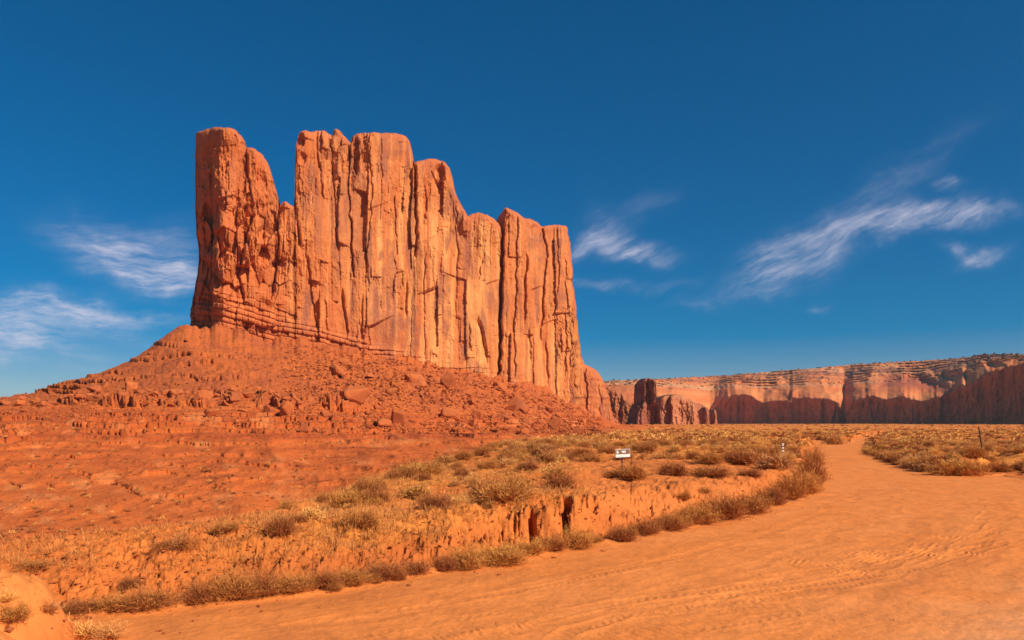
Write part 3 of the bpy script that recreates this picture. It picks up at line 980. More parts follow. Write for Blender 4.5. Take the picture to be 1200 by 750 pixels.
def b_relief(P, Q, Yd):
    S = b_warp(P, Q)
    r = np.zeros(P.shape)
    for a, b, A in TOWERS:
        A = A * .30
        u = np.clip((P - a) / (b - a), 0, 1) * 2 - 1
        r += np.where((P >= a) & (P <= b), A * (1 - np.abs(u) ** 4.0), 0)
    r += .60 * cracks_relief(P, Q, CR) + .28 * slabs(S / 1.9 + 4, Q / 34, 345, .8)
    for hx, hy, hw, hh, hd in ((243, 268, 8, 34, 6), (514, 206, 8, 15, 5), (352, 165, 5, 10, 3.5), (417, 182, 4.5, 24, 4), (354, 186, 5, 8, 2.5), (628, 272, 8, 9, 3), (263, 190, 6, 22, 1.5), (496, 238, 5, 30, 2.5)):
        r -= hd * (1 - sst(np.hypot((P - hx + 1.5 * fbm(P / 5, Q / 7, 3, 316)) / hw, (Q - hy) / hh), .62, 1.08))
    ruff = np.clip(.48 + .95 * fbm(P / 45, Q / 55, 3, 314), .06, 1.3)
    leftrough = 1 + .9 * (1 - sst(P, 330, 360)) * sst(Q, 215, 250)
    _, e1, c1 = vor(S / 24, Q / 150, 320, .95)
    _, e2, c2 = vor(S / 10 + 3, Q / 62, 323, .95)
    _, e3, c3 = vor(S / 4.5 + 9, Q / 20, 326, .95)
    r += 5.0 * slabs(S / 27, Q / 130, 320, 1.1) + 2.6 * ruff * leftrough * slabs(S / 11.5 + 3, Q / 58, 323, 1.2) * (.4 + c1) + ruff * leftrough * (1.0 * slabs(S / 4.8 + 9, Q / 24, 326) + .9 * facet(S / 5.5, Q / 15, 328) + .4 * facet(S / 2.2 + 9, Q / 7, 327))
    
    # blocky broken rock in the lower part of the left tower
    lb = (1 - sst(P, 318, 345)) * sst(Q, 225, 265) * (1 - sst(Q, 345, 365))
    _, e5, c5 = vor(S / 13, Q / 22, 329, .95)
    r += lb * (6.5 * facet(S / 13, Q / 22, 329) - .8 * np.exp(-e5 / .05))
    # rounded cap rock at the tops
    dt = Q - b_top(P)
    r += 1.6 * np.sin(np.clip(dt / 11, 0, math.pi)) * (P > 228) * (P < 590)
    # bedded, blocky layers at the foot
    Z = CH + (HZ - Q) / F * Yd
    bedz = Z + .085 * (P - 230) * (P < 420) + 16.5 * (P >= 420) + 1.5 * fbm(P / 50, Q / 50, 2, 333)
    foot = np.interp(P, [222, 260, 330, 420, 520, 590, 700], [82, 83, 78, 74, 63, 57, 24])
    bed = (1 - sst(bedz, foot - 5, foot + 3)) * (.5 + .5 * (1 - sst(P, 430, 540)))
    k = bedz / 3.1
    fr = k - np.floor(k)
    lay = _hash(np.floor(k).astype(np.int64), np.zeros(P.shape, np.int64), 335) - .5
    _, ej, cj = vor(P / 7 + np.floor(k) * 3.7, np.floor(k) + .5, 336, .6)
    r += bed * (3.4 * lay + 2.2 * (cj - .5) - 1.9 * np.exp(-np.minimum(fr, 1 - fr) / .09) - 1.2 * np.exp(-ej / .05))
    r += bed * 2.5
    r += .22 * fbm(P / 5, Q / 9, 4, 338) + .16 * fbm(P / 1.6, Q / 2.6, 3, 341)
    return r


def b_colour(P, Q, Yd, Z, rel):
    S = b_warp(P, Q)
    base_, red, tan, varn = RGB(.53, .168, .054), RGB(.48, .128, .038), RGB(.65, .285, .095), RGB(.29, .098, .056)
    c = lerp(np.broadcast_to(base_, P.shape + (3,)), red, np.clip(.45 + .9 * fbm(P / 28, Q / 40, 4, 350), 0, 1))
    tz_ = sst(P, 415, 450) * (1 - sst(P, 560, 600)) * sst(Q, 190, 290) * .9 + .45 * sst(P, 590, 620) * (1 - sst(P, 660, 690)) * sst(Q, 330, 420) + .16
    st = fbma(S / 5, Q / 95, 4, 353)
    c = lerp(c, tan, np.clip(tz_ * (.38 + 1.0 * st), 0, .9))
    c = lerp(c, varn, np.clip(1.3 * fbma(S / 1.7, Q / 55, 4, 359) - .45, 0, .4))
    c = lerp(c, tan, np.clip(1.3 * fbma(S / 2.1 + 40, Q / 70, 4, 363) - .5, 0, .45))
    v1 = np.clip(1.7 * fbma(S / 7, Q / 60, 4, 356) - .55, 0, .8) * (.5 + .5 * sst(P, 330, 360))
    c = lerp(c, varn, v1)
    _, _, c2 = vor(S / 10 + 3, Q / 62, 323, .95)
    _, _, c1 = vor(S / 24, Q / 150, 320, .95)
    c = lerp(c, varn, np.clip((c2 > .84) * (.35 + .5 * fbm(S / 12, Q / 12, 2, 358)), 0, .7))
    c = lerp(c, varn, .35 * (c1 > .78) * (Q > 200))
    c = lerp(c, RGB(.50, .125, .036), .55 * (1 - sst(P, 300, 350)))
    capz = 1 - sst(Q - b_top(P), 4, 16)
    c = lerp(c, RGB(.47, .125, .045), .7 * capz)
    low = 1 - sst(Z, 55, 72)
    c = lerp(c, RGB(.44, .115, .042), .6 * low * (1 - sst(P, 430, 520)))
    return c


b_base = lambda p: np.interp(p, [205, 225, 260, 330, 420, 520, 590, 650, 700, 724], [475, 400, 402, 412, 432, 452, 466, 482, 508, 514])
bcols = np.unique(np.concatenate([np.arange(214, 724, .62), np.arange(222, 232, .2), np.arange(323, 330, .2), np.arange(343.5, 349, .2), np.arange(480, 488, .3), np.arange(586, 593, .2), np.arange(662, 672, .3)]))
bwander = lambda P, Q: (1 - sst(P, 226, 262)) * (np.interp(Q, [147, 180, 200, 258, 285, 304, 330, 343, 362, 378], [0, -.4, 1.2, 1.4, 4, 6, 3.4, .6, -2, -1]) + 1.2 * fbma(Q / 8, Q * 0 + 1., 3, 360)) \
    + sst(P, 652, 666) * 1.0 * fbma(Q / 9, Q * 0 + 5., 3, 361)
bv, bf, ba, fcol = relief_body(bcols, 640, b_top, b_base, b_depth, b_relief, 46.0, 8.0, b_colour, bwander)
butte = thing('sandstone_butte', (-60, 545, 30), 'towering fluted orange sandstone butte with notched top rising from its rubble slope', 'butte')
inv = RGB(-60, 545, 30)
for nm, a, b, lb in (('rock_tower', 200, 326, 'leaning end tower with bulging cap and broken lower ledges'), ('rock_pinnacle', 326, 345.5, 'short pinnacle in the deep notch'),
                     ('rock_tower', 345.5, 411, 'square-topped ribbed tower beside the notch'), ('cliff_wall', 411, 588.6, 'broad pale-streaked wall with rounded shoulders'),
                     ('rock_tower', 588.6, 684, 'sharp-cornered detached tower beyond the deep crack'), ('rock_buttress', 684, 730, 'low rounded buttress at the thin end')):
    cc_ = (bcols[fcol] + bcols[fcol + 1]) / 2
    v_, f_, a_ = take(bv, bf, (cc_ >= a) & (cc_ < b), ba)
    o = mesh_obj(nm, v_ - inv, f_, M_rock, butte, attrs=a_)
    o['label'] = lb

# --- the mesa along the horizon
rim = lambda p: np.interp(p, [560, 711, 778, 854, 920, 960, 1000, 1053, 1107, 1135, 1147, 1176, 1200, 1260, 1500, 1900], [450, 446, 444, 439.6, 434, 431, 427, 424, 421, 418.5, 416, 414.5, 416, 414, 420, 440]) + 1.0 * (vnoise(p / 4, p * 0, 401) - .5) + .8 * (vnoise(p / 1.7, p * 0, 402) - .5)
walltop = lambda p: np.interp(p, [560, 700, 740, 790, 822, 832, 838, 845, 852, 863, 872, 881, 888, 895, 905, 925, 929, 936, 950, 973, 984, 989, 994, 1000, 1010, 1021, 1030, 1040, 1048, 1056, 1068, 1080, 1095, 1107, 1116, 1128, 1133, 1147, 1160, 1176, 1190, 1200, 1300, 1900],
                              [462, 462, 460, 466, 474, 481, 478, 469, 465, 462.5, 462.5, 464.5, 469, 472, 470, 469, 464.5, 467, 466.5, 468, 473, 487, 480, 471, 467, 463, 466, 469, 466.5, 464, 468, 471, 466.5, 463, 459, 451, 453, 444, 437, 431.5, 428.5, 425, 424, 446]) + 1.0 * (vnoise(p / 3.1, p * 0, 403) - .5)
m_y = lambda p: np.interp(p, [560, 700, 760, 826, 838, 1250, 1500, 1900], [1150, 1350, 1600, 1980, 2000, 1190, 1000, 900])
mcols = np.arange(600, 1700, .9)
NW, NS = 70, 130
tw = np.linspace(0, 1, NW)
ts = np.linspace(0, 1, NS)[1:]
wt, rm = walltop(mcols), rim(mcols)
rm = np.minimum(rm, wt - 5)
Yw = m_y(mcols)
shade_side = sst(mcols, 826, 840)
P, T = np.meshgrid(mcols, tw)
Qw = 512 + (wt - 512)[None] * T
scal = 9 * fbm(P / 17, P * 0 + 2, 3, 410)
rw = scal * (.5 + .5 * T) - 40 * np.exp(-((P - 989) / 4.5) ** 2) * (P < 991) - 10 * (P > 991) * np.exp(-((P - 991) / 12)) + (1 - .9 * sst(T, .8, 1)) * (6 * facet(P / 9, Qw / 60, 411) + 2.5 * facet(P / 3, Qw / 20, 414)) + 3 * fbm(P / 3, Qw / 4, 3, 417)
rw += np.where(shade_side > .5, 10 * sst(T, .75, 1.0), 14 * np.abs(np.sin(P / 7.)))
Yw2 = Yw[None] - rw - 30 * (1 - T) * (1 - sst(T, 0, .25))
P2, T2 = np.meshgrid(mcols, ts)
Qs = wt[None] + (rm - wt)[None] * T2
wts = np.convolve(np.pad(wt, 40, 'edge'), np.hanning(83)[1:-1] / np.hanning(83).sum(), 'valid')
run = np.clip((wts - rm) * 13, 60, 600)
m_s = np.interp(mcols, [560, 760, 845, 1250, 1500, 1900], [1350, 1720, 1965, 1215, 1030, 920])
topside = sst(T2, 0, .45)
dome = np.sqrt(np.clip(1 - (1 - np.clip(T2 / .45, 0, 1)) ** 2, 0, 1))
lay = 0
Zs0 = CH + (HZ - Qs) / F * (Yw[None] + run[None] * T2)
tt = Zs0 / 9 + .5 * fbm(P2 / 40, T2 * 3, 3, 420) + .14 * (vor(P2 / 5, T2 * 14, 421)[2] - .5)
fr = tt - np.floor(tt)
lay = (sst(fr, .15, .4) - fr) * 17 * sst(T2, .35, .6) * np.clip(.6 + 1.1 * fbm(P2 / 18, T2 * 5, 3, 422), .05, 1.3)
bl2 = vor(P2 / 3.5, Qs / 2.2, 424)[2] - .5
scoop = 60 * np.clip(fbm(P2 / 24, Qs / 15, 3, 426) - .1, -.3, 1) * np.sin(np.clip(T2 * math.pi, 0, math.pi))
Ys = Yw[None] * (1 - topside) + m_s[None] * topside - rw[-1][None] * (1 - sst(T2, 0, .3)) + run[None] * (.25 * T2 + .75 * T2 ** 1.25) - lay + bl2 * 6 * sst(T2, .3, .6) + scoop * .6 + 4 * fbm(P2 / 9, Qs / 4, 4, 428) * sst(T2, 0, .1)
# deep recess under an arch of red rock
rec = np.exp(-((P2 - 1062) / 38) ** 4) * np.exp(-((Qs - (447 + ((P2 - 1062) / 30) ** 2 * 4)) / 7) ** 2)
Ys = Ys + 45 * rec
P3 = np.repeat(mcols[None], 3, 0)
Q3 = np.stack([rm - .1, rm + 0, rm + 30])
Y3 = Ys[-1][None] + np.array([[120.], [900.], [1000.]])
PP, QQ, YA = np.concatenate([P, P2, P3]), np.concatenate([Qw, Qs, Q3]), np.concatenate([Yw2, Ys, Y3])
# heights come from the distance each row was laid out at, so the relief stays relief
Yn = np.concatenate([np.repeat(Yw[None], NW, 0), Yw[None] * (1 - topside) + m_s[None] * topside + run[None] * T2, np.repeat((m_s + run)[None], 3, 0)])
ZA = CH + (HZ - QQ) / F * Yn
ZA[-1] -= 200
XA = (PP - 600) / F * YA
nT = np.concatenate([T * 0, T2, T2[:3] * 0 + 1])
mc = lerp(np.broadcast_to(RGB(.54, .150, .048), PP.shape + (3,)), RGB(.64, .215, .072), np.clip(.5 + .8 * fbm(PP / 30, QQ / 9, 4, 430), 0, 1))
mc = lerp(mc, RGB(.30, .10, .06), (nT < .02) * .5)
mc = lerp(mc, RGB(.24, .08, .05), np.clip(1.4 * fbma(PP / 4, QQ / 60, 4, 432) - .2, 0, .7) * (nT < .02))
strata = np.clip(fbma(PP / 400, ZA / 7 + .6 * fbm(PP / 50, QQ / 30, 2, 434), 3, 435), -1, 1)
mc = lerp(mc, RGB(.27, .095, .06), np.clip(strata * 1.2 - .1, 0, .8) * sst(nT, .3, .55))
mc = lerp(mc, RGB(.52, .27, .15), np.clip(-strata * 1.1 - .1, 0, .7) * sst(nT, .3, .55))
mc = lerp(mc, RGB(.17, .10, .05), np.clip(1.8 * fbm(PP / 2.4, QQ / 1.3, 3, 437) - .75, 0, .8) * sst(nT, .45, .7))
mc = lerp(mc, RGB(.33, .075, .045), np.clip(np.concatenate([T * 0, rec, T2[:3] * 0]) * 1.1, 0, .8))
nr, nc = PP.shape
i = (np.arange(nr - 1)[:, None] * nc + np.arange(nc - 1)[None]).ravel()
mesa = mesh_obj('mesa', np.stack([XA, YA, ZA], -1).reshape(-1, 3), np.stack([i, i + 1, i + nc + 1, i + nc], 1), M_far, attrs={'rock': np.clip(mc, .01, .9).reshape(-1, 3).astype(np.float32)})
tag(mesa, 'long flat-topped red mesa along the horizon with shaded cliffs and layered rim', 'mesa')


# --- smaller rocks standing before the mesa
def small_rock(name, label, cat, outline, base_py, y0, R, thick, seed, tint, step=.35, hole=None, facets=(), slope=0.0, rough=1.0, turn=0):
    ox, oy = np.array([a for a, _ in outline], float), np.array([b for _, b in outline], float)
    top = lambda p: np.interp(p, ox, oy) + .7 * (vnoise(p / 1.6, p * 0 + seed, seed) - .5)
    mid = (ox[0] + ox[-1]) / 2
    dep = lambda p: y0 + (p - mid) * slope

    def rel(P, Q, Yd):
        S = P + 1.2 * fbm(P / 9, Q / 14, 3, seed + 1)
        r = rough * (4 * (vor(S / 6, Q / 24, seed + 2)[2] - .5) + 2.4 * (vor(S / 2.6, Q / 8, seed + 4)[2] - .5) + 1.2 * fbm(P / 2, Q / 3, 3, seed + 6))
        if turn:
            r += slope * 2.6 * (P - mid) * sst(Q, turn - 3, turn + 3)
        for cx, wd, st in facets:
            r += st * (1 / (1 + np.exp(-(P - cx - .8 * fbma(Q / 6, Q * 0, 2, seed + 8)) / .5)) - .5) * np.exp(-np.abs(P - cx) / wd)
        if hole:
            hx, hy, hw, hh, hd = hole
            r -= hd * (1 - sst(np.hypot((P - hx) / hw, (Q - hy) / hh), .75, 1.05))
        return r

    def colr(P, Q, Yd, Z, rl):
        c = lerp(np.broadcast_to(RGB(*tint), P.shape + (3,)), RGB(*tint) * .68, np.clip(.4 + fbma(P / 4, Q / 18, 4, seed + 9), 0, 1))
        return lerp(c, RGB(*tint) * RGB(1.15, 1.3, 1.35), np.clip(fbm(P / 7, Q / 9, 3, seed + 11), 0, .6))
    v_, f_, a_, _ = relief_body(np.arange(ox[0], ox[-1], step), 150, top, lambda p: p * 0 + base_py, dep, rel, thick, R, colr)
    return tag(mesh_obj(name, v_, f_, M_far, attrs=a_), label, cat)


small_rock('rock_outcrop', 'low lit cliff of red rock close beside the thin end of the butte', 'rock',
           [(694, 500), (700, 470), (706, 458), (713, 454), (722, 457), (731, 462), (738, 470), (746, 473), (752, 478), (757, 487), (762, 503)], 505, 1000, 5, 40, 500, (.42, .13, .055), facets=((716, 9, 5), (729, 8, 6), (741, 8, 6)))
small_rock('rock_spire', 'dark narrow sandstone spire with a pale notch in its side', 'spire',
           [(742, 503), (745, 482), (748, 474), (751.2, 472), (751.6, 458), (752.4, 447), (755, 443.3), (760, 442.5), (765, 444), (768.5, 448), (769.3, 462), (768.5, 471), (770.5, 474), (773, 484), (775, 503)], 505, 930, 4, 24, 520, (.30, .088, .05),
           step=.25, hole=(760.5, 466, 3.6, 9, 7), facets=((757, 6, -5), (765.5, 6, 3), (751, 4, 6)), slope=-.8, turn=474)
small_rock('rock_dome', 'rounded sandstone dome with a shaded side wall, beside the dark spire', 'rock',
           [(772, 503), (774, 478), (775.5, 467), (778, 464), (784, 463), (790, 461.5), (797, 462), (803, 464.5), (809, 468), (814, 473), (817, 479), (819, 490), (821, 503)], 505, 960, 6, 55, 540, (.43, .15, .07),
           facets=((786, 9, 16), (799, 6, 5), (806, 6, 5), (812, 5, 4)), slope=.6)
small_rock('rock_pillar', 'slim rock pillar standing free just past the rounded dome', 'rock',
           [(821, 503), (822.5, 488), (823.5, 480), (826, 477), (829.5, 477.5), (831.5, 484), (833, 503)], 505, 1010, 3, 16, 560, (.40, .13, .065), facets=((826, 5, 6),))
small_rock('rock_pillar', 'stubby split rock pillar at the start of the long shaded cliff', 'rock',
           [(833.5, 503), (834, 489), (835.5, 481), (838, 479.5), (840, 483), (841, 494), (842.5, 503)], 505, 1030, 3, 16, 580, (.42, .14, .07), facets=((837, 5, 5),))
# ------------------------------------------------------------------ fallen rock
def hull_mesh(name, seed, n=15, sx=1.0, sy=.8, sz=.7, bev=.05):
    rg = random.Random(seed)
    bm = bmesh.new()
    for _ in range(n):
        v = Vector((rg.uniform(-1, 1), rg.uniform(-1, 1), rg.uniform(-1, 1)))
        m = max(abs(c) for c in v)
        v = v / m * rg.uniform(.82, 1.0)
        bm.verts.new((v.x * sx * .5, v.y * sy * .5, v.z * sz * .5))
    bmesh.ops.convex_hull(bm, input=bm.verts[:])
    for v in [v for v in bm.verts if not v.link_faces]:
        bm.verts.remove(v)
    bmesh.ops.dissolve_limit(bm, angle_limit=math.radians(14), verts=bm.verts[:], edges=bm.edges[:])
    if bev:
        bmesh.ops.bevel(bm, geom=bm.edges[:], offset=bev, segments=1, affect='EDGES', profile=.6)
        bmesh.ops.triangulate(bm, faces=bm.faces[:])
        bmesh.ops.subdivide_edges(bm, edges=[e for e in bm.edges if e.calc_length() > .12], cuts=2, use_grid_fill=True)
        for v in bm.verts:
            q = v.co * 4 + Vector((seed, 0, 0))
            v.co *= 1 + .07 * mnoise.noise(q) + .035 * mnoise.noise(q * 2.7)
    me = bpy.data.meshes.new(name)
    bm.to_mesh(me)
    bm.free()
    me.materials.append(M_boulder)
    return me


HULLS = [hull_mesh('boulder', 40 + k, 13 + k % 5, 1.0, random.uniform(.65, .95), random.uniform(.5, .85), .045) for k in range(14)]
SLABS = [hull_mesh('boulder', 80 + k, 14, 1.0, .75, .38, .035) for k in range(5)]


def put(name, me, loc, scale, rot, label, cat, group=None):
    o = bpy.data.objects.new(name, me)
    o.location, o.scale, o.rotation_euler = loc, scale, rot
    C.objects.link(o)
    return tag(o, label, cat, group)


# px, row of the foot, width, height, label
BIG = [
    (408, 470, 42, 24, 's', 'largest pale fallen slab lying on the rubble below the ribbed tower'),
    (486, 454, 30, 19, 'b', 'lozenge-shaped lit block resting high on the rubble near the cliff foot'),
    (527, 452, 24, 22, 's', 'slab leaning against the cliff foot under the pale-streaked wall'),
    (463, 498, 24, 20, 's', 'tilted slab with dark underside at the lower edge of the rubble'),
    (449, 501, 25, 14, 's', 'flat slab just left of the tilted dark-bottomed slab'),
    (527, 491, 25, 17, 'b', 'square block with a black gap beside it, midway down the rubble'),
    (559, 503, 15, 13, 'b', 'small dark block at the very bottom of the rubble, below the deep crack'),
    (602, 481, 36, 20, 's', 'long low slab under the detached tower'),
    (652, 501, 19, 16, 'b', 'upright block at the foot of the rubble toward the thin end of the butte'),
    (618, 502, 16, 9, 'b', 'low block beside the rubble edge, left of the upright block'),
    (584, 458, 21, 12, 'b', 'block wedged at the base of the deep crack'),
    (239, 474, 19, 17, 'b', 'big block on the ledge directly below the butte end tower'),
    (274, 469, 21, 13, 's', 'dark block overhanging a black gap on the ledge'),
    (247, 488, 20, 13, 'b', 'lit block tumbled just beneath the ledge'),
    (315, 485, 13, 14, 'b', 'upright squarish block at the right part of the ledge'),
    (333, 492, 23, 20, 'b', 'large rounded block fallen from the right end of the ledge'),
    (356, 507, 11, 14, 'b', 'dark pointed boulder standing alone below the ledge'),
    (107, 460, 17, 14, 'b', 'dark square block on the skyline side of the left slope'),
    (151, 458, 15, 11, 'b', 'block on the upper ledge right of the dark square block'),
    (121, 455, 11, 11, 'b', 'small upright block touching the dark square block'),
    (267, 495, 16, 12, 'b', 'pyramid-shaped block low in the jumble under the ledge'),
    (394, 441, 18, 13, 'b', 'block high on the rubble against the bedded cliff foot'),
]
nb = 0
for k, (px, py, wd, ht, kind, lb) in enumerate(BIG):
    p = spot(px, py)
    if p is None:
        continue
    x, y, z = p
    a, h = wd * y / F, ht * y / F
    me = SLABS[(k + 2) % 5] if kind == 's' else HULLS[(k * 3 + 1) % 14]
    zz = .38 if kind == 's' else .65
    put('boulder', me, (x, y + a * .3, z + h * .30), (a * 1.05, a, h * 1.05 / zz), (random.uniform(-.2, .2), random.uniform(-.25, .25), random.uniform(0, 6.28)), lb, 'boulder')
    nb += 1


def contact(px):
    return np.interp(px, [205, 260, 330, 420, 520, 590, 650, 700], [392, 388, 398, 411, 429, 443, 461, 485])


rg = random.Random(5)
small = []
while nb < 318:
    u = rg.random()
    if u < .52:
        px = rg.uniform(375, 690)
        py = contact(px) + 6 + (504 - contact(px)) * rg.random() ** .75
        sz = 4.5 + 11 * rg.random() ** 2.2
        grp = ('angular sandstone block among the rubble piled below the cliff wall', 'blocks in the rubble below the cliff wall')
    elif u < .9:
        px = rg.uniform(-10, 400)
        near = rg.random() < .65
        py = np.interp(px, [0, 60, 100, 160, 230, 300, 345, 400], [473, 470, 464, 461, 465, 466, 468, 478]) + (rg.gauss(2, 2) if near else abs(rg.gauss(0, 13)) + 3)
        sz = 4.2 + 10 * rg.random() ** 2.0 + (3 if near else 0)
        grp = ('blocky red boulder tumbled along the ledge on the long slope', 'boulders along the ledge on the long slope')
    else:
        px = rg.uniform(60, 400)
        py = contact(max(px, 205)) + 10 + rg.random() * 70 + max(0, 205 - px) * .35
        sz = 3 + 5 * rg.random() ** 2
        grp = ('red boulder scattered on the smooth upper slope under the end tower', 'boulders on the upper slope under the end tower')
    p = spot(px, py)
    if p is None or p[1] < 90:
        continue
    x, y, z = p
    a = sz * y / F
    me = rg.choice(HULLS + SLABS[:3])
    put('boulder', me, (x, y, z + a * .16), (a, a * rg.uniform(.8, 1.1), a * rg.uniform(.75, 1.15)), (rg.uniform(-.35, .35), rg.uniform(-.35, .35), rg.uniform(0, 6.28)), grp[0], 'boulder', grp[1])
    nb += 1


def scatter_mesh(name, protos, places, mat, parent=None, smooth=False):
    """many small pieces in one mesh; protos: list of (verts, quads|tris, attrs); places: x,y,z,scale xyz,rot,pick"""
    vs, fs, al, pk = [], [], [], []
    n = 0
    for x, y, z, sx, sy, sz, r, k in places:
        v, f, a = protos[int(k * 997) % len(protos)]
        c, s_ = math.cos(r), math.sin(r)
        q = np.stack([(v[:, 0] * c - v[:, 1] * s_) * sx + x, (v[:, 0] * s_ + v[:, 1] * c) * sy + y, v[:, 2] * sz + z], 1)
        vs.append(q)
        fs.append(f + n)
        n += len(v)
        al.append(a['along'])
        pk.append((a['pick'] * .5 + k * .5) if 'pick' in a else np.full(len(v), k, np.float32))
    return mesh_obj(name, np.concatenate(vs), np.concatenate(fs), mat, parent, smooth, {'along': np.concatenate(al), 'pick': np.concatenate(pk)})


tri_protos = []
for k in range(10):
    me = hull_mesh('chip', 200 + k, 9, 1, .85, .7, 0)
    bm = bmesh.new()
    bm.from_mesh(me)
    bmesh.ops.triangulate(bm, faces=bm.faces[:])
    v = np.array([q.co[:] for q in bm.verts], np.float32)
    f = np.array([[q.index for q in t.verts] for t in bm.faces], np.int32)
    bm.free()
    bpy.data.meshes.remove(me)
    tri_protos.append((v, f, {'along': np.zeros(len(v), np.float32)}))
places = []
while len(places) < 14500:
    u = rg.random()
    if u < .5:
        px = rg.uniform(330, 705)
        py = contact(px) + 3 + (506 - contact(px)) * rg.random() ** .8
        sz = 1.5 + 4.0 * rg.random() ** 2.2
    elif u < .66:
        px = rg.uniform(-20, 420)
        py = np.interp(px, [0, 100, 200, 300, 400], [478, 470, 465, 468, 478]) + rg.gauss(8, 13)
        sz = 1.2 + 2.6 * rg.random() ** 2
    elif u < .76:
        px = rg.uniform(20, 420)
        py = contact(max(px, 205)) + 4 + rg.random() * 90 + max(0, 205 - px) * .35
        sz = 1.0 + 2.0 * rg.random() ** 2
    else:
        px = rg.uniform(-20, 620)
        py = rg.uniform(488, 625)
        sz = 1.1 + 3.0 * rg.random() ** 4
    p = spot(px, py)
    if p is None or p[1] < 85:
        continue
    a = sz * p[1] / F
    places.append((p[0], p[1], p[2] + a * .12, a, a * rg.uniform(.7, 1.1), a * rg.uniform(.6, 1.2), rg.uniform(0, 6.28), rg.random()))
tag(scatter_mesh('rubble', tri_protos, places, M_boulder), kind='stuff')
# pebbles and clods on the near slope, the bank and the road edge
places = []
while len(places) < 2600:
    px = rg.uniform(-40, 960)
    py = rg.uniform(560, 745)
    p = spot(px, py)
    if p is None or p[1] > 60:
        continue
    sdv = float(gat(SD, p[0], p[1]))
    if sdv < -1.2 or (sdv < 0 and rg.random() > .25):
        continue
    if p[0] < -5.6 and p[1] < 12.2 and rg.random() < .85:
        continue
    a = rg.uniform(.015, .045) + .10 * rg.random() ** 8
    places.append((p[0], p[1], p[2] + a * .1, a, a * rg.uniform(.7, 1.1), a * rg.uniform(.5, .9), rg.uniform(0, 6.28), rg.random()))
tag(scatter_mesh('pebbles', tri_protos, places, M_boulder), kind='stuff')


# ------------------------------------------------------------------ plants
def twigs(n, seed, w=1.0, h=.6, bw=.012, el=(.15, 1.4), spread=.14, sprigs=3, leaf=.05, curl=.25, seg=2, flat=.6):
    """a bush of N tapering stems leaving one root, each with SPRIGS side shoots; unit width W, height H"""
    r = np.random.default_rng(seed)
    az = r.uniform(0, 2 * math.pi, n)
    e = el[0] + (el[1] - el[0]) * r.random(n) ** .9
    d = np.stack([np.cos(az) * np.cos(e), np.sin(az) * np.cos(e), np.sin(e)], 1)
    lump = 1 + .22 * np.sin(az * 3 + seed) + .15 * np.sin(az * 7 + 2 * seed)
    L = 1 / np.sqrt((d[:, 0] ** 2 + d[:, 1] ** 2) / (w * .5) ** 2 + d[:, 2] ** 2 / h ** 2) * r.uniform(.62, 1.08, n) * lump
    b = np.stack([np.cos(az), np.sin(az), 0 * az], 1) * (r.random(n) * spread * w)[:, None]
    bend = r.normal(0, curl, (n, 3)) * L[:, None] * .4
    bend[:, 2] -= L * .10
    side = np.cross(d, r.normal(0, 1, (n, 3)))
    side /= np.linalg.norm(side, axis=1)[:, None] + 1e-9
    pk = r.random(n).astype(np.float32)
    V_, F_, A_, P_ = [], [], [], []
    cnt = 0
    pts = []
    for k in range(seg + 1):
        t = k / seg
        pts.append(b + d * (L * t)[:, None] + bend * t * t)
    for k, c in enumerate(pts):
        t = k / seg
        ww = bw * (1 - .8 * t)
        V_ += [c - side * ww, c + side * ww]
        A_ += [np.full(n, t), np.full(n, t)]
        P_ += [pk, pk]
    idx = np.arange(n)
    for k in range(seg):
        o = 2 * k * n
        F_.append(np.stack([o + idx, o + n + idx, o + 3 * n + idx, o + 2 * n + idx], 1))
    cnt = 2 * (seg + 1) * n
    for q in range(sprigs):
        t = r.uniform(.35, 1.0, n)
        c = b + d * (L * t)[:, None] + bend * (t * t)[:, None]
        sd = d * .8 + r.normal(0, .55, (n, 3)) + np.array([0, 0, .25])
        sd /= np.linalg.norm(sd, axis=1)[:, None]
        ln = leaf * r.uniform(.6, 1.5, n)
        s2 = np.cross(sd, r.normal(0, 1, (n, 3)))
        s2 /= np.linalg.norm(s2, axis=1)[:, None] + 1e-9
        lw = bw * flat * 1.6
        V_ += [c - s2 * lw * .5, c + s2 * lw * .5, c + sd * ln[:, None] + s2 * lw, c + sd * ln[:, None] - s2 * lw]
        A_ += [t, t, np.minimum(t + .2, 1), np.minimum(t + .2, 1)]
        P_ += [pk] * 4
        F_.append(np.stack([cnt + idx, cnt + n + idx, cnt + 2 * n + idx, cnt + 3 * n + idx], 1))
        cnt += 4 * n
    v = np.concatenate(V_).astype(np.float32)
    v[:, 2] = np.maximum(v[:, 2], -.03)
    return v, np.concatenate(F_).astype(np.int32), {'along': np.concatenate(A_).astype(np.float32), 'pick': np.concatenate(P_).astype(np.float32)}


def proto_mesh(name, mat, *a, **k):
    v, f, at_ = twigs(*a, **k)
    o = mesh_obj(name, v, f, mat, smooth=False, attrs=at_)
    me = o.data
    bpy.data.objects.remove(o)
    return me


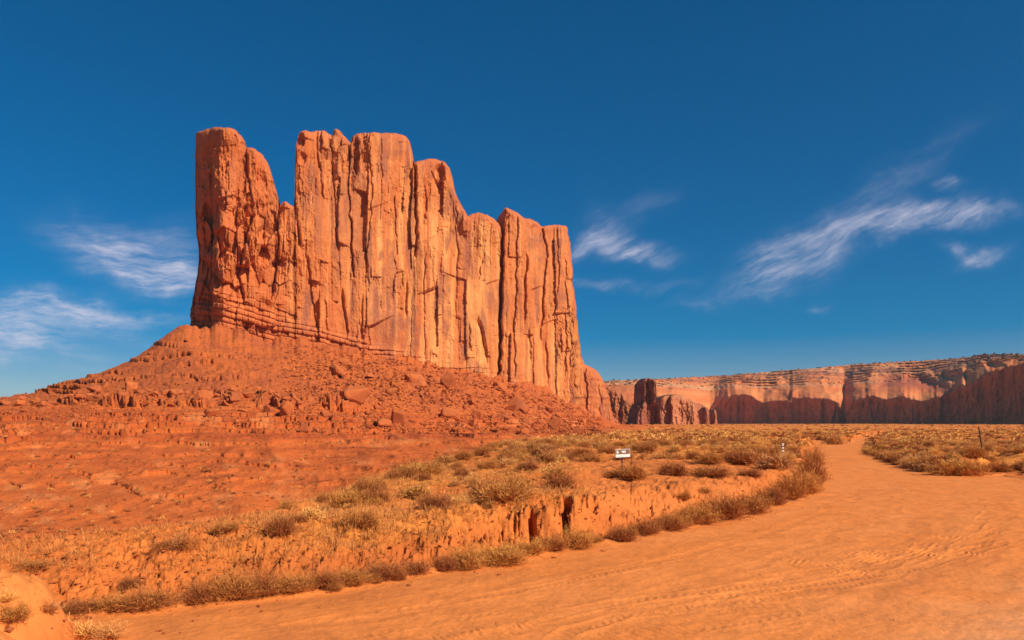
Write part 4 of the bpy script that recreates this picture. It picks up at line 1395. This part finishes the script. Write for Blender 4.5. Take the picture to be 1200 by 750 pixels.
P_brown = [proto_mesh('dry_shrub', M_brown, 780, 10 + k, 1, .62, .0060, sprigs=5, leaf=.085, curl=.3, spread=.24) for k in range(4)]
P_brush = [proto_mesh('roadside_brush', M_brown, 760, 20 + k, 1, .95, .0050, el=(.25, 1.5), sprigs=5, leaf=.10, curl=.26, spread=.24) for k in range(4)]
P_yellow = [proto_mesh('rabbitbrush', M_yellow, 620, 30 + k, 1, .6, .010, sprigs=4, leaf=.08) for k in range(4)]
P_sage = [proto_mesh('sagebrush', M_sage, 620, 40 + k, 1, .62, .010, sprigs=4, leaf=.07) for k in range(3)]
P_straw = [proto_mesh('straw_tuft', M_straw, 260, 50 + k, 1, 1.0, .010, el=(.6, 1.5), spread=.25, sprigs=1, leaf=.2, curl=.45) for k in range(3)]
KIND = {'dry_shrub': P_brown, 'roadside_brush': P_brush, 'rabbitbrush': P_yellow, 'sagebrush': P_sage, 'straw_tuft': P_straw}
HREL = {'dry_shrub': .62, 'roadside_brush': .95, 'rabbitbrush': .6, 'sagebrush': .62, 'straw_tuft': 1.0}
nplant = {}


def plant(kind, x, y, wd, ht, label, group=None, cat='shrub', z=None):
    me = rg.choice(KIND[kind])
    nplant[kind] = nplant.get(kind, 0) + 1
    z = float(gz(x, y)) if z is None else z
    return put(kind, me, (x, y, z - .02), (wd, wd * rg.uniform(.85, 1.15), ht / HREL[kind]), (0, 0, rg.uniform(0, 6.28)), label, cat, group)


def plant_px(kind, px, py, wd, ht, label, group=None):
    p = spot(px, py)
    if p is None:
        return
    m = p[1] / F
    plant(kind, p[0], p[1] + wd * m * .25, wd * m * 1.1, ht * m * 1.08, label, group)


# shrubs one can point at: col, row of the foot, width, height in the photo
NAMED = [
    ('roadside_brush', 168, 716, 42, 30, 'tall brown brush in the first clump beside the sandy mound, its higher half'),
    ('roadside_brush', 132, 718, 40, 18, 'low spreading brown brush between the sandy mound and the taller first clump'),
    ('roadside_brush', 92, 716, 36, 14, 'low ragged brush nearest the sandy mound'),
    ('roadside_brush', 232, 708, 42, 26, 'dark brush at the near end of the long roadside hedge'),
    ('roadside_brush', 270, 704, 44, 30, 'second brush along the long roadside hedge'),
    ('roadside_brush', 306, 700, 42, 28, 'middle brush of the long roadside hedge'),
    ('roadside_brush', 342, 696, 38, 24, 'fourth brush along the long roadside hedge'),
    ('roadside_brush', 378, 691, 34, 20, 'low end brush of the long roadside hedge'),
    ('roadside_brush', 408, 687, 36, 24, 'dark shrub under the eroded bank just beyond the long hedge'),
    ('roadside_brush', 448, 680, 38, 25, 'round brown shrub below the rilled part of the bank'),
    ('dry_shrub', 488, 674, 26, 16, 'small shrub between two larger ones under the bank'),
    ('roadside_brush', 520, 671, 30, 24, 'upright shrub at the bank foot, second before the dark hollows'),
    ('roadside_brush', 546, 668, 34, 28, 'bushy shrub at the bank foot, with pale twigs'),
    ('roadside_brush', 586, 663, 40, 27, 'dense dark shrub at the bank foot before the first hollow'),
    ('dry_shrub', 622, 651, 28, 16, 'low shrub growing right under the first dark hollow'),
    ('roadside_brush', 648, 646, 26, 22, 'shrub between the two dark hollows in the bank'),
    ('roadside_brush', 677, 644, 34, 28, 'full shrub just right of the second dark hollow'),
    ('roadside_brush', 729, 635, 28, 22, 'shrub set apart under the bank, beyond the hollows'),
    ('roadside_brush', 757, 628, 30, 22, 'shrub in the middle of the second roadside row'),
    ('roadside_brush', 786, 622, 32, 22, 'shrub closing the second roadside row'),
    ('roadside_brush', 818, 614, 34, 26, 'first big brush of the hedge on the inside of the road bend'),
    ('roadside_brush', 848, 609, 36, 29, 'second big brush of the hedge on the inside of the road bend'),
    ('roadside_brush', 876, 602, 34, 24, 'third brush of the hedge on the inside of the road bend'),
    ('roadside_brush', 906, 592, 32, 24, 'brush where the bend hedge starts to climb'),
    ('roadside_brush', 926, 586, 30, 30, 'tall brush near the top of the bend hedge'),
    ('roadside_brush', 944, 578, 30, 34, 'tallest reddish brush on the outside of the road bend'),
    ('roadside_brush', 955, 566, 24, 34, 'slim tall brush at the corner of the road bend'),
    ('roadside_brush', 954, 550, 22, 24, 'brush behind the corner of the road bend'),
    ('dry_shrub', 588, 590, 56, 26, 'biggest dark brown shrub mass on top of the bank'),
    ('dry_shrub', 566, 585, 30, 20, 'brown shrub touching the biggest mass on its near side'),
    ('dry_shrub', 606, 575, 34, 22, 'brown shrub behind the biggest mass on the bank'),
    ('dry_shrub', 421, 620, 38, 25, 'lone brown shrub on the bare slope above the rilled bank'),
    ('dry_shrub', 510, 597, 28, 18, 'dark shrub on the grassy slope between the lone shrub and the biggest mass'),
    ('dry_shrub', 327, 629, 28, 22, 'dark upright shrub standing on the grassy crest'),
    ('dry_shrub', 204, 641, 46, 15, 'long low brown shrub on the grassy crest'),
    ('dry_shrub', 262, 628, 30, 12, 'flat brown shrub on the crest between the long one and the upright one'),
    ('dry_shrub', 36, 664, 34, 12, 'low dark shrub on the near end of the grassy slope'),
    ('dry_shrub', 150, 688, 22, 11, 'small shrub half way up the slope above the first clump'),
    ('dry_shrub', 790, 558, 32, 16, 'dark rounded shrub alone on the bare orange patch'),
    ('dry_shrub', 836, 560, 36, 14, 'wide low shrub on the bare patch beside the dark rounded one'),
    ('dry_shrub', 881, 558, 24, 11, 'small shrub on the bare patch toward the road bend'),
    ('dry_shrub', 742, 562, 30, 22, 'brown shrub spreading at the foot of the white sign'),
    ('dry_shrub', 718, 560, 18, 12, 'little shrub just left of the sign post'),
    ('dry_shrub', 834, 544, 26, 15, 'brown shrub in the scrub behind the bare patch'),
    ('dry_shrub', 870, 545, 38, 18, 'wide brown shrub beside the yellow rabbitbrush near the bend'),
    ('rabbitbrush', 910, 550, 38, 20, 'bright yellow rabbitbrush near the white marker post'),
    ('dry_shrub', 803, 590, 12, 9, 'tiny dry shrub on the bare slope above the bend hedge'),
    ('dry_shrub', 826, 580, 14, 7, 'flat dry tuft of shrub on the bare slope above the bend hedge'),
    ('dry_shrub', 14, 741, 30, 20, 'dark twiggy shrub growing on the sandy mound'),
    ('straw_tuft', 88, 748, 46, 24, 'pale feathery grass clump spilling from the sandy mound to the road'),
    ('straw_tuft', 122, 752, 40, 22, 'wispy dry grass clump at the very corner of the road'),
    ('straw_tuft', 52, 722, 26, 14, 'small straw tuft on the flank of the sandy mound, above the pale feathery clump'),
    ('straw_tuft', 5, 712, 22, 12, 'small straw tuft near the top of the sandy mound, above its twiggy shrub'),
    ('dry_shrub', 1172, 553, 22, 13, 'grey brown shrub near the road right of the leaning post'),
    ('dry_shrub', 1128, 557, 46, 18, 'broad dark-bottomed shrub at the corner of the far bank, by the road'),
    ('rabbitbrush', 1100, 552, 40, 17, 'pale tipped shrub next to the corner shrub on the far bank'),
    ('dry_shrub', 1142, 538, 24, 14, 'brown shrub just behind the leaning post'),
    ('rabbitbrush', 980, 521, 18, 11, 'pale tipped shrub at the point of the scrub island in the fork'),
]
for row in NAMED:
    kf = rg.uniform(.85, 1.3) if row[0] == 'roadside_brush' else 1
    plant_px(row[0], row[1], row[2], row[3] * kf, row[4] * rg.uniform(.8, 1.08), *row[5:])

# low brush that fills the gaps of the roadside rows
for a, b, n in ((214, 396, 22), (396, 470, 7), (505, 700, 20), (716, 800, 14), (806, 958, 30)):
    for _ in range(n):
        px = rg.uniform(a, b)
        py = np.interp(px, [p[0] for p in road_px[7:26]], [p[1] for p in road_px[7:26]]) - rg.uniform(0, 5)
        wd = rg.uniform(10, 24)
        plant_px('roadside_brush', px, py, wd, wd * rg.uniform(.4, .85), 'low brown brush filling the row along the foot of the roadside bank', 'low brush along the roadside bank')


for _ in range(46):
    px = rg.uniform(380, 660)
    cy = float(np.interp(px, PXC, CREST_PY))
    py = cy + 4 + abs(rg.gauss(0, 20))
    if py > 594:
        continue
    wd = rg.uniform(12, 30) * (py - 470) / 90
    plant_px(rg.choice(('dry_shrub', 'dry_shrub', 'sagebrush')), px, py, wd, wd * rg.uniform(.45, .65), 'brown shrub in the thick patch of scrub crowning the slope above the bank', 'shrubs crowning the slope above the bank')


def off_road(x, y, m=.45):
    return float(gat(SD, x, y)) > m


taken = []


def free(x, y, r):
    for a, b, c in taken:
        if (a - x) ** 2 + (b - y) ** 2 < (.5 * (r + c)) ** 2:
            return False
    taken.append((x, y, r))
    return True


def bare_at(px, y):
    return abs(px - 790) < 120 and abs(y - 34) < 10


G_L = {'dry_shrub': ('brown dry shrub scattered over the plain on the sign side of the road', 'brown shrubs on the sign side'),
       'rabbitbrush': ('yellowish rabbitbrush scattered over the plain on the sign side of the road', 'rabbitbrush on the sign side'),
       'sagebrush': ('grey green sagebrush scattered over the plain on the sign side of the road', 'sagebrush on the sign side')}
G_R = {'dry_shrub': ('brown dry shrub in the dense scrub on the leaning post side of the road', 'brown shrubs on the post side'),
       'rabbitbrush': ('yellowish rabbitbrush in the dense scrub on the leaning post side of the road', 'rabbitbrush on the post side'),
       'sagebrush': ('grey green sagebrush in the dense scrub on the leaning post side of the road', 'sagebrush on the post side')}
G_G = {'dry_shrub': ('small brown shrub among the straw on the grassy slope above the bank', 'shrubs on the grassy slope'),
       'rabbitbrush': ('small yellowish rabbitbrush on the grassy slope above the bank', 'rabbitbrush on the grassy slope'),
       'sagebrush': ('small grey green sagebrush on the grassy slope above the bank', 'sagebrush on the grassy slope')}
LIM = {'dry_shrub': 290, 'rabbitbrush': 290, 'sagebrush': 190}
for zone, pa, pb, ya, yb, n, grp, wts in (('post', 1018, 1215, 46, 100, 210, G_R, (.34, .50, .16)), ('isle', 925, 990, 118, 200, 34, G_R, (.4, .5, .1)),
                                          ('sign', 575, 960, 36, 88, 270, G_L, (.5, .34, .16)), ('slope', -20, 600, 17, 60, 80, G_G, (.62, .22, .16))):
    got = tries = 0
    while got < n and tries < 9000:
        tries += 1
        px = rg.uniform(pa, pb)
        y = math.sqrt(rg.uniform(ya * ya, yb * yb))
        x = (px - 600) / F * y
        if not off_road(x, y) or bare_at(px, y):
            continue
        i = int(np.clip(np.searchsorted(PXC, px), 0, NC - 1))
        if zone == 'slope' and y > YC[i] * .99 + .3 or zone == 'slope' and float(gat(SD, x, y)) < 2.2:
            continue
        kind = rg.choices(('dry_shrub', 'rabbitbrush', 'sagebrush'), wts)[0]
        if nplant.get(kind, 0) >= LIM[kind]:
            continue
        wd = rg.uniform(.55, 1.15) if zone != 'slope' else rg.uniform(.2, .55)
        if zone == 'isle':
            wd *= 1.5
        if not free(x, y, wd * .72):
            continue
        plant(kind, x, y, wd, wd * rg.uniform(.45, .66), *(('pale scrub bush on the island in the road fork', 'bushes on the island in the fork') if zone == 'isle' else grp[kind]))
        got += 1
# the close-set edge of the scrub where it meets the road
EDGE = [(1017, 523), (1020, 530), (1030, 535), (1045, 541), (1062, 546.5), (1080, 551), (1100, 554), (1125, 557), (1150, 557)]
for k in range(44):
    t = rg.uniform(0, len(EDGE) - 1.001)
    i = int(t)
    px = EDGE[i][0] + (EDGE[i + 1][0] - EDGE[i][0]) * (t - i)
    py = EDGE[i][1] + (EDGE[i + 1][1] - EDGE[i][1]) * (t - i)
    x, y = px2w(px, py)
    y += rg.uniform(.5, 2.0)
    kind = rg.choice(('dry_shrub', 'rabbitbrush', 'sagebrush', 'rabbitbrush'))
    plant(kind, x + rg.uniform(.2, .8), y, rg.uniform(.9, 1.5), rg.uniform(.55, .85), 'bush in the close-set scrub edge along the far side of the road', 'bushes along the far road edge')

# scrub too far or too small to count, one mass per kind
lowp = {k: [twigs(34, 300 + 10 * j + i, 1, .6, .022, sprigs=2, leaf=.15, seg=1, flat=1.2) for i in range(5)] for j, k in enumerate(('b', 'y', 's'))}
pl = {'b': [], 'y': [], 's': []}
tries = 0
while sum(map(len, pl.values())) < 6800 and tries < 60000:
    tries += 1
    u = rg.random()
    if u < .30:
        px, y = rg.uniform(560, 1240), math.exp(rg.uniform(math.log(190), math.log(1300)))
    elif u < .80:
        px, y = rg.uniform(620, 1225), math.sqrt(rg.uniform(84 ** 2, 260 ** 2))
    else:
        px, y = rg.uniform(575, 1215), rg.uniform(34, 95)
    x = (px - 600) / F * y
    if not off_road(x, y, .5) or bare_at(px, y):
        continue
    i = int(np.clip(np.searchsorted(PXC, px), 0, NC - 1))
    if px < 735 and y > YC[i] * .98:
        continue
    if px < 760 and y > 300 and rg.random() < .7:
        continue
    wd = rg.uniform(.7, 1.5) if y > 90 else rg.uniform(.25, .6)
    if y > 300:
        wd *= 1.7
    k = rg.choices(('b', 'y', 's'), (.42, .44, .14))[0]
    pl[k].append((x, y, float(gz(x, y)) - .03, wd, wd, wd * rg.uniform(.5, .9), rg.uniform(0, 6.28), rg.random()))
# sparse plants on the red slopes
for _ in range(700):
    px, py = rg.uniform(-20, 720), rg.uniform(482, 640)
    p = spot(px, py)
    if p is None or p[1] < 90:
        continue
    wd = rg.uniform(.5, 1.5)
    k = rg.choice('bbbsy')
    pl[k].append((p[0], p[1], p[2] - .03, wd, wd, wd * .9, rg.uniform(0, 6.28), rg.random()))
for k, nm, mt in (('b', 'brown_scrub_vegetation', M_brown), ('y', 'yellow_scrub_vegetation', M_yellow), ('s', 'sage_scrub_vegetation', M_sage)):
    tag(scatter_mesh(nm, lowp[k], pl[k], mt), kind='stuff')

# straw grass on the slope above the bank and between the shrubs
gp = [twigs(9, 400 + i, .8, 1.0, .022, el=(.5, 1.5), spread=.3, sprigs=0, seg=1, curl=.4) for i in range(8)]
places, tries = [], 0
while len(places) < 24000 and tries < 140000:
    tries += 1
    px = rg.uniform(-60, 960) if rg.random() < .8 else rg.uniform(1015, 1230)
    y = math.exp(rg.uniform(math.log(14.5), math.log(130)))
    x = (px - 600) / F * y
    i = int(np.clip(np.searchsorted(PXC, px), 0, NC - 1))
    if y > YC[i] * 1.03 or not off_road(x, y, 1.6) or bare_at(px, y):
        continue
    g_ = float(gat(gmask, x, y))
    if rg.random() > .12 + 1.0 * g_:
        continue
    ht = rg.uniform(.09, .28)
    places.append((x, y, float(gz(x, y)) - .01, ht * 1.3, ht * 1.3, ht, rg.uniform(0, 6.28), rg.random()))
tag(scatter_mesh('dry_grass', gp, places, M_straw), kind='stuff')

# junipers and brush dotting the mesa rim, a few pixels each
jp = [twigs(16, 500 + i, 1, .8, .09, sprigs=2, leaf=.25, seg=1, flat=1.3) for i in range(4)]
M_juniper = plant_material('juniper_green', ((.035, .040, .018), (.07, .062, .03)), (.08, .075, .035))
places = []
rows_n = PP.shape[0]
while len(places) < 1000:
    c = rg.randrange(nc)
    if not 705 < PP[0, c] < 1300:
        continue
    r_ = rows_n - 4 - int(75 * rg.random() ** 1.5)
    sz = 1.3 + 3.0 * rg.random() ** 2
    places.append((XA[r_, c], YA[r_, c], ZA[r_, c] - .3, sz, sz, sz, rg.uniform(0, 6.28), rg.random()))
tag(scatter_mesh('juniper_vegetation', jp, places, M_juniper), kind='stuff')


# ------------------------------------------------------------------ sign and posts
def box(name, sx, sy, sz, loc, mat, parent, bev=.006, rot=(0, 0, 0)):
    bm = bmesh.new()
    bmesh.ops.create_cube(bm, size=1)
    for v in bm.verts:
        v.co = Vector((v.co.x * sx, v.co.y * sy, v.co.z * sz))
    if bev:
        bmesh.ops.bevel(bm, geom=bm.edges[:], offset=bev, segments=2, affect='EDGES')
    me = bpy.data.meshes.new(name)
    bm.to_mesh(me)
    bm.free()
    me.materials.append(mat)
    o = bpy.data.objects.new(name, me)
    o.location, o.rotation_euler = loc, rot
    C.objects.link(o)
    o.parent = parent
    return o


def boxes(name, lst, mat, parent, rot=(0, 0, 0), loc=(0, 0, 0)):
    bm = bmesh.new()
    for sx, sy, sz, x, y, z in lst:
        r_ = bmesh.ops.create_cube(bm, size=1)
        for v in r_['verts']:
            v.co = Vector((v.co.x * sx + x, v.co.y * sy + y, v.co.z * sz + z))
    me = bpy.data.meshes.new(name)
    bm.to_mesh(me)
    bm.free()
    me.materials.append(mat)
    o = bpy.data.objects.new(name, me)
    o.location, o.rotation_euler = loc, rot
    C.objects.link(o)
    o.parent = parent
    return o


M_white = plain_material('weathered_white_paint', (.80, .78, .74), .5, .06)
M_signbrown = plain_material('sign_brown_paint', (.22, .12, .07), .55, .15)
M_steel = plain_material('dark_rusty_steel', (.07, .05, .04), .7, .3, 30)
M_wood = plain_material('dark_weathered_wood', (.055, .035, .028), .9, .35, 22)
M_blackband = plain_material('dark_red_band', (.10, .035, .025), .6, .2)

sx_, sy_, sz_ = spot(729, 551)
m = sy_ / F
top_z = CH - (526.3 - HZ) * m
sign = thing('road_sign', (sx_, sy_, sz_), 'small white and brown notice board on a thin post in the scrub', 'sign')
yaw, tilt = math.radians(14), math.radians(-2.2)
bw_, bh_ = 18.2 * m, 9.6 * m
pz = top_z - sz_ - bh_ / 2
box('post', .07, .07, top_z - sz_ + .25, (0, .05, (top_z - sz_) / 2 - .2), M_steel, sign)
bd = box('sign_board', bw_, .025, bh_, (.03, 0, pz), M_white, sign, .006, (0, tilt, yaw))
box('brown_panel', bw_ * .95, .012, bh_ * .55, (0, -.0185, bh_ * .18), M_signbrown, bd, .003)
boxes('emblem', [(bw_ * .10, .008, bh_ * .36, -bw_ * .385, -.029, bh_ * .17), (bw_ * .05, .008, bh_ * .14, -bw_ * .30, -.029, bh_ * .12)], M_white, bd)
boxes('lettering', [(bw_ * .30, .008, bh_ * .16, bw_ * .05, -.029, bh_ * .215), (bw_ * .22, .008, bh_ * .07, bw_ * .07, -.029, bh_ * .07)], M_white, bd)

x_, y_, z_ = spot(917.5, 534.5)
m = y_ / F
hp = 14 * m
mk = thing('marker_post', (x_, y_, z_), 'short white marker post with dark bands among yellow brush near the bend', 'marker post')
wp = .11
pst = box('post', wp, .06, hp + .2, (0, 0, hp / 2 - .1), M_white, mk, .01)
for zb in (.30, .55, .80):
    box('band', wp + .012, .072, hp * .09, (0, 0, hp * (zb - .5) + .1), M_blackband, pst, .002)
box('cap', wp + .02, .08, .04, (0, 0, hp / 2 + .12), M_white, pst, .01)

x_, y_, z_ = spot(1152.5, 538)
m = y_ / F
hp = 38 * m
lp = thing('leaning_post', (x_, y_, z_), 'tall thin dark post leaning over in the scrub beyond the road', 'post')
bm = bmesh.new()
prev = None
for k, (t, r_) in enumerate(((-.08, .046), (.0, .046), (.3, .044), (.62, .041), (.9, .038), (.985, .036), (1.0, .024))):
    ring = [bm.verts.new((-t * hp * .148 + .012 * math.sin(t * 9) + r_ * math.cos(a * math.pi / 4), .01 * math.cos(t * 7) + r_ * math.sin(a * math.pi / 4), t * hp)) for a in range(8)]
    if prev:
        for a in range(8):
            bm.faces.new((prev[a], prev[(a + 1) % 8], ring[(a + 1) % 8], ring[a]))
    prev = ring
bm.faces.new(prev)
me = bpy.data.meshes.new('post')
bm.to_mesh(me)
bm.free()
me.materials.append(M_wood)
o = bpy.data.objects.new('post', me)
C.objects.link(o)
o.parent = lp
for t in (.42, .78):
    box('wire_staple', .105, .105, .03, (-t * hp * .148, 0, t * hp), M_steel, lp, .004)


# ------------------------------------------------------------------ dry desert air between here and the mesa
def haze_box(x, y0, y1, z0, z1, dens):
    m = bpy.data.materials.new('thin_haze')
    m.use_nodes = True
    t = NT(m.node_tree)
    p = t.n('ShaderNodeVolumePrincipled')
    p.inputs['Color'].default_value = (.93, .94, .97, 1)
    p.inputs['Density'].default_value = dens
    p.inputs['Anisotropy'].default_value = .2
    o = t.n('ShaderNodeOutputMaterial')
    t.put(o.inputs['Volume'], p.outputs[0])
    v = [(a, b, c) for a in (-x, x) for b in (y0, y1) for c in (z0, z1)]
    f = [(0, 1, 3, 2), (4, 6, 7, 5), (0, 4, 5, 1), (2, 3, 7, 6), (0, 2, 6, 4), (1, 5, 7, 3)]
    return tag(mesh_obj('haze', np.array(v), np.array(f), m, smooth=False), kind='stuff')


haze_box(17000, -450, 5800, -240, 225, 4.2e-5)
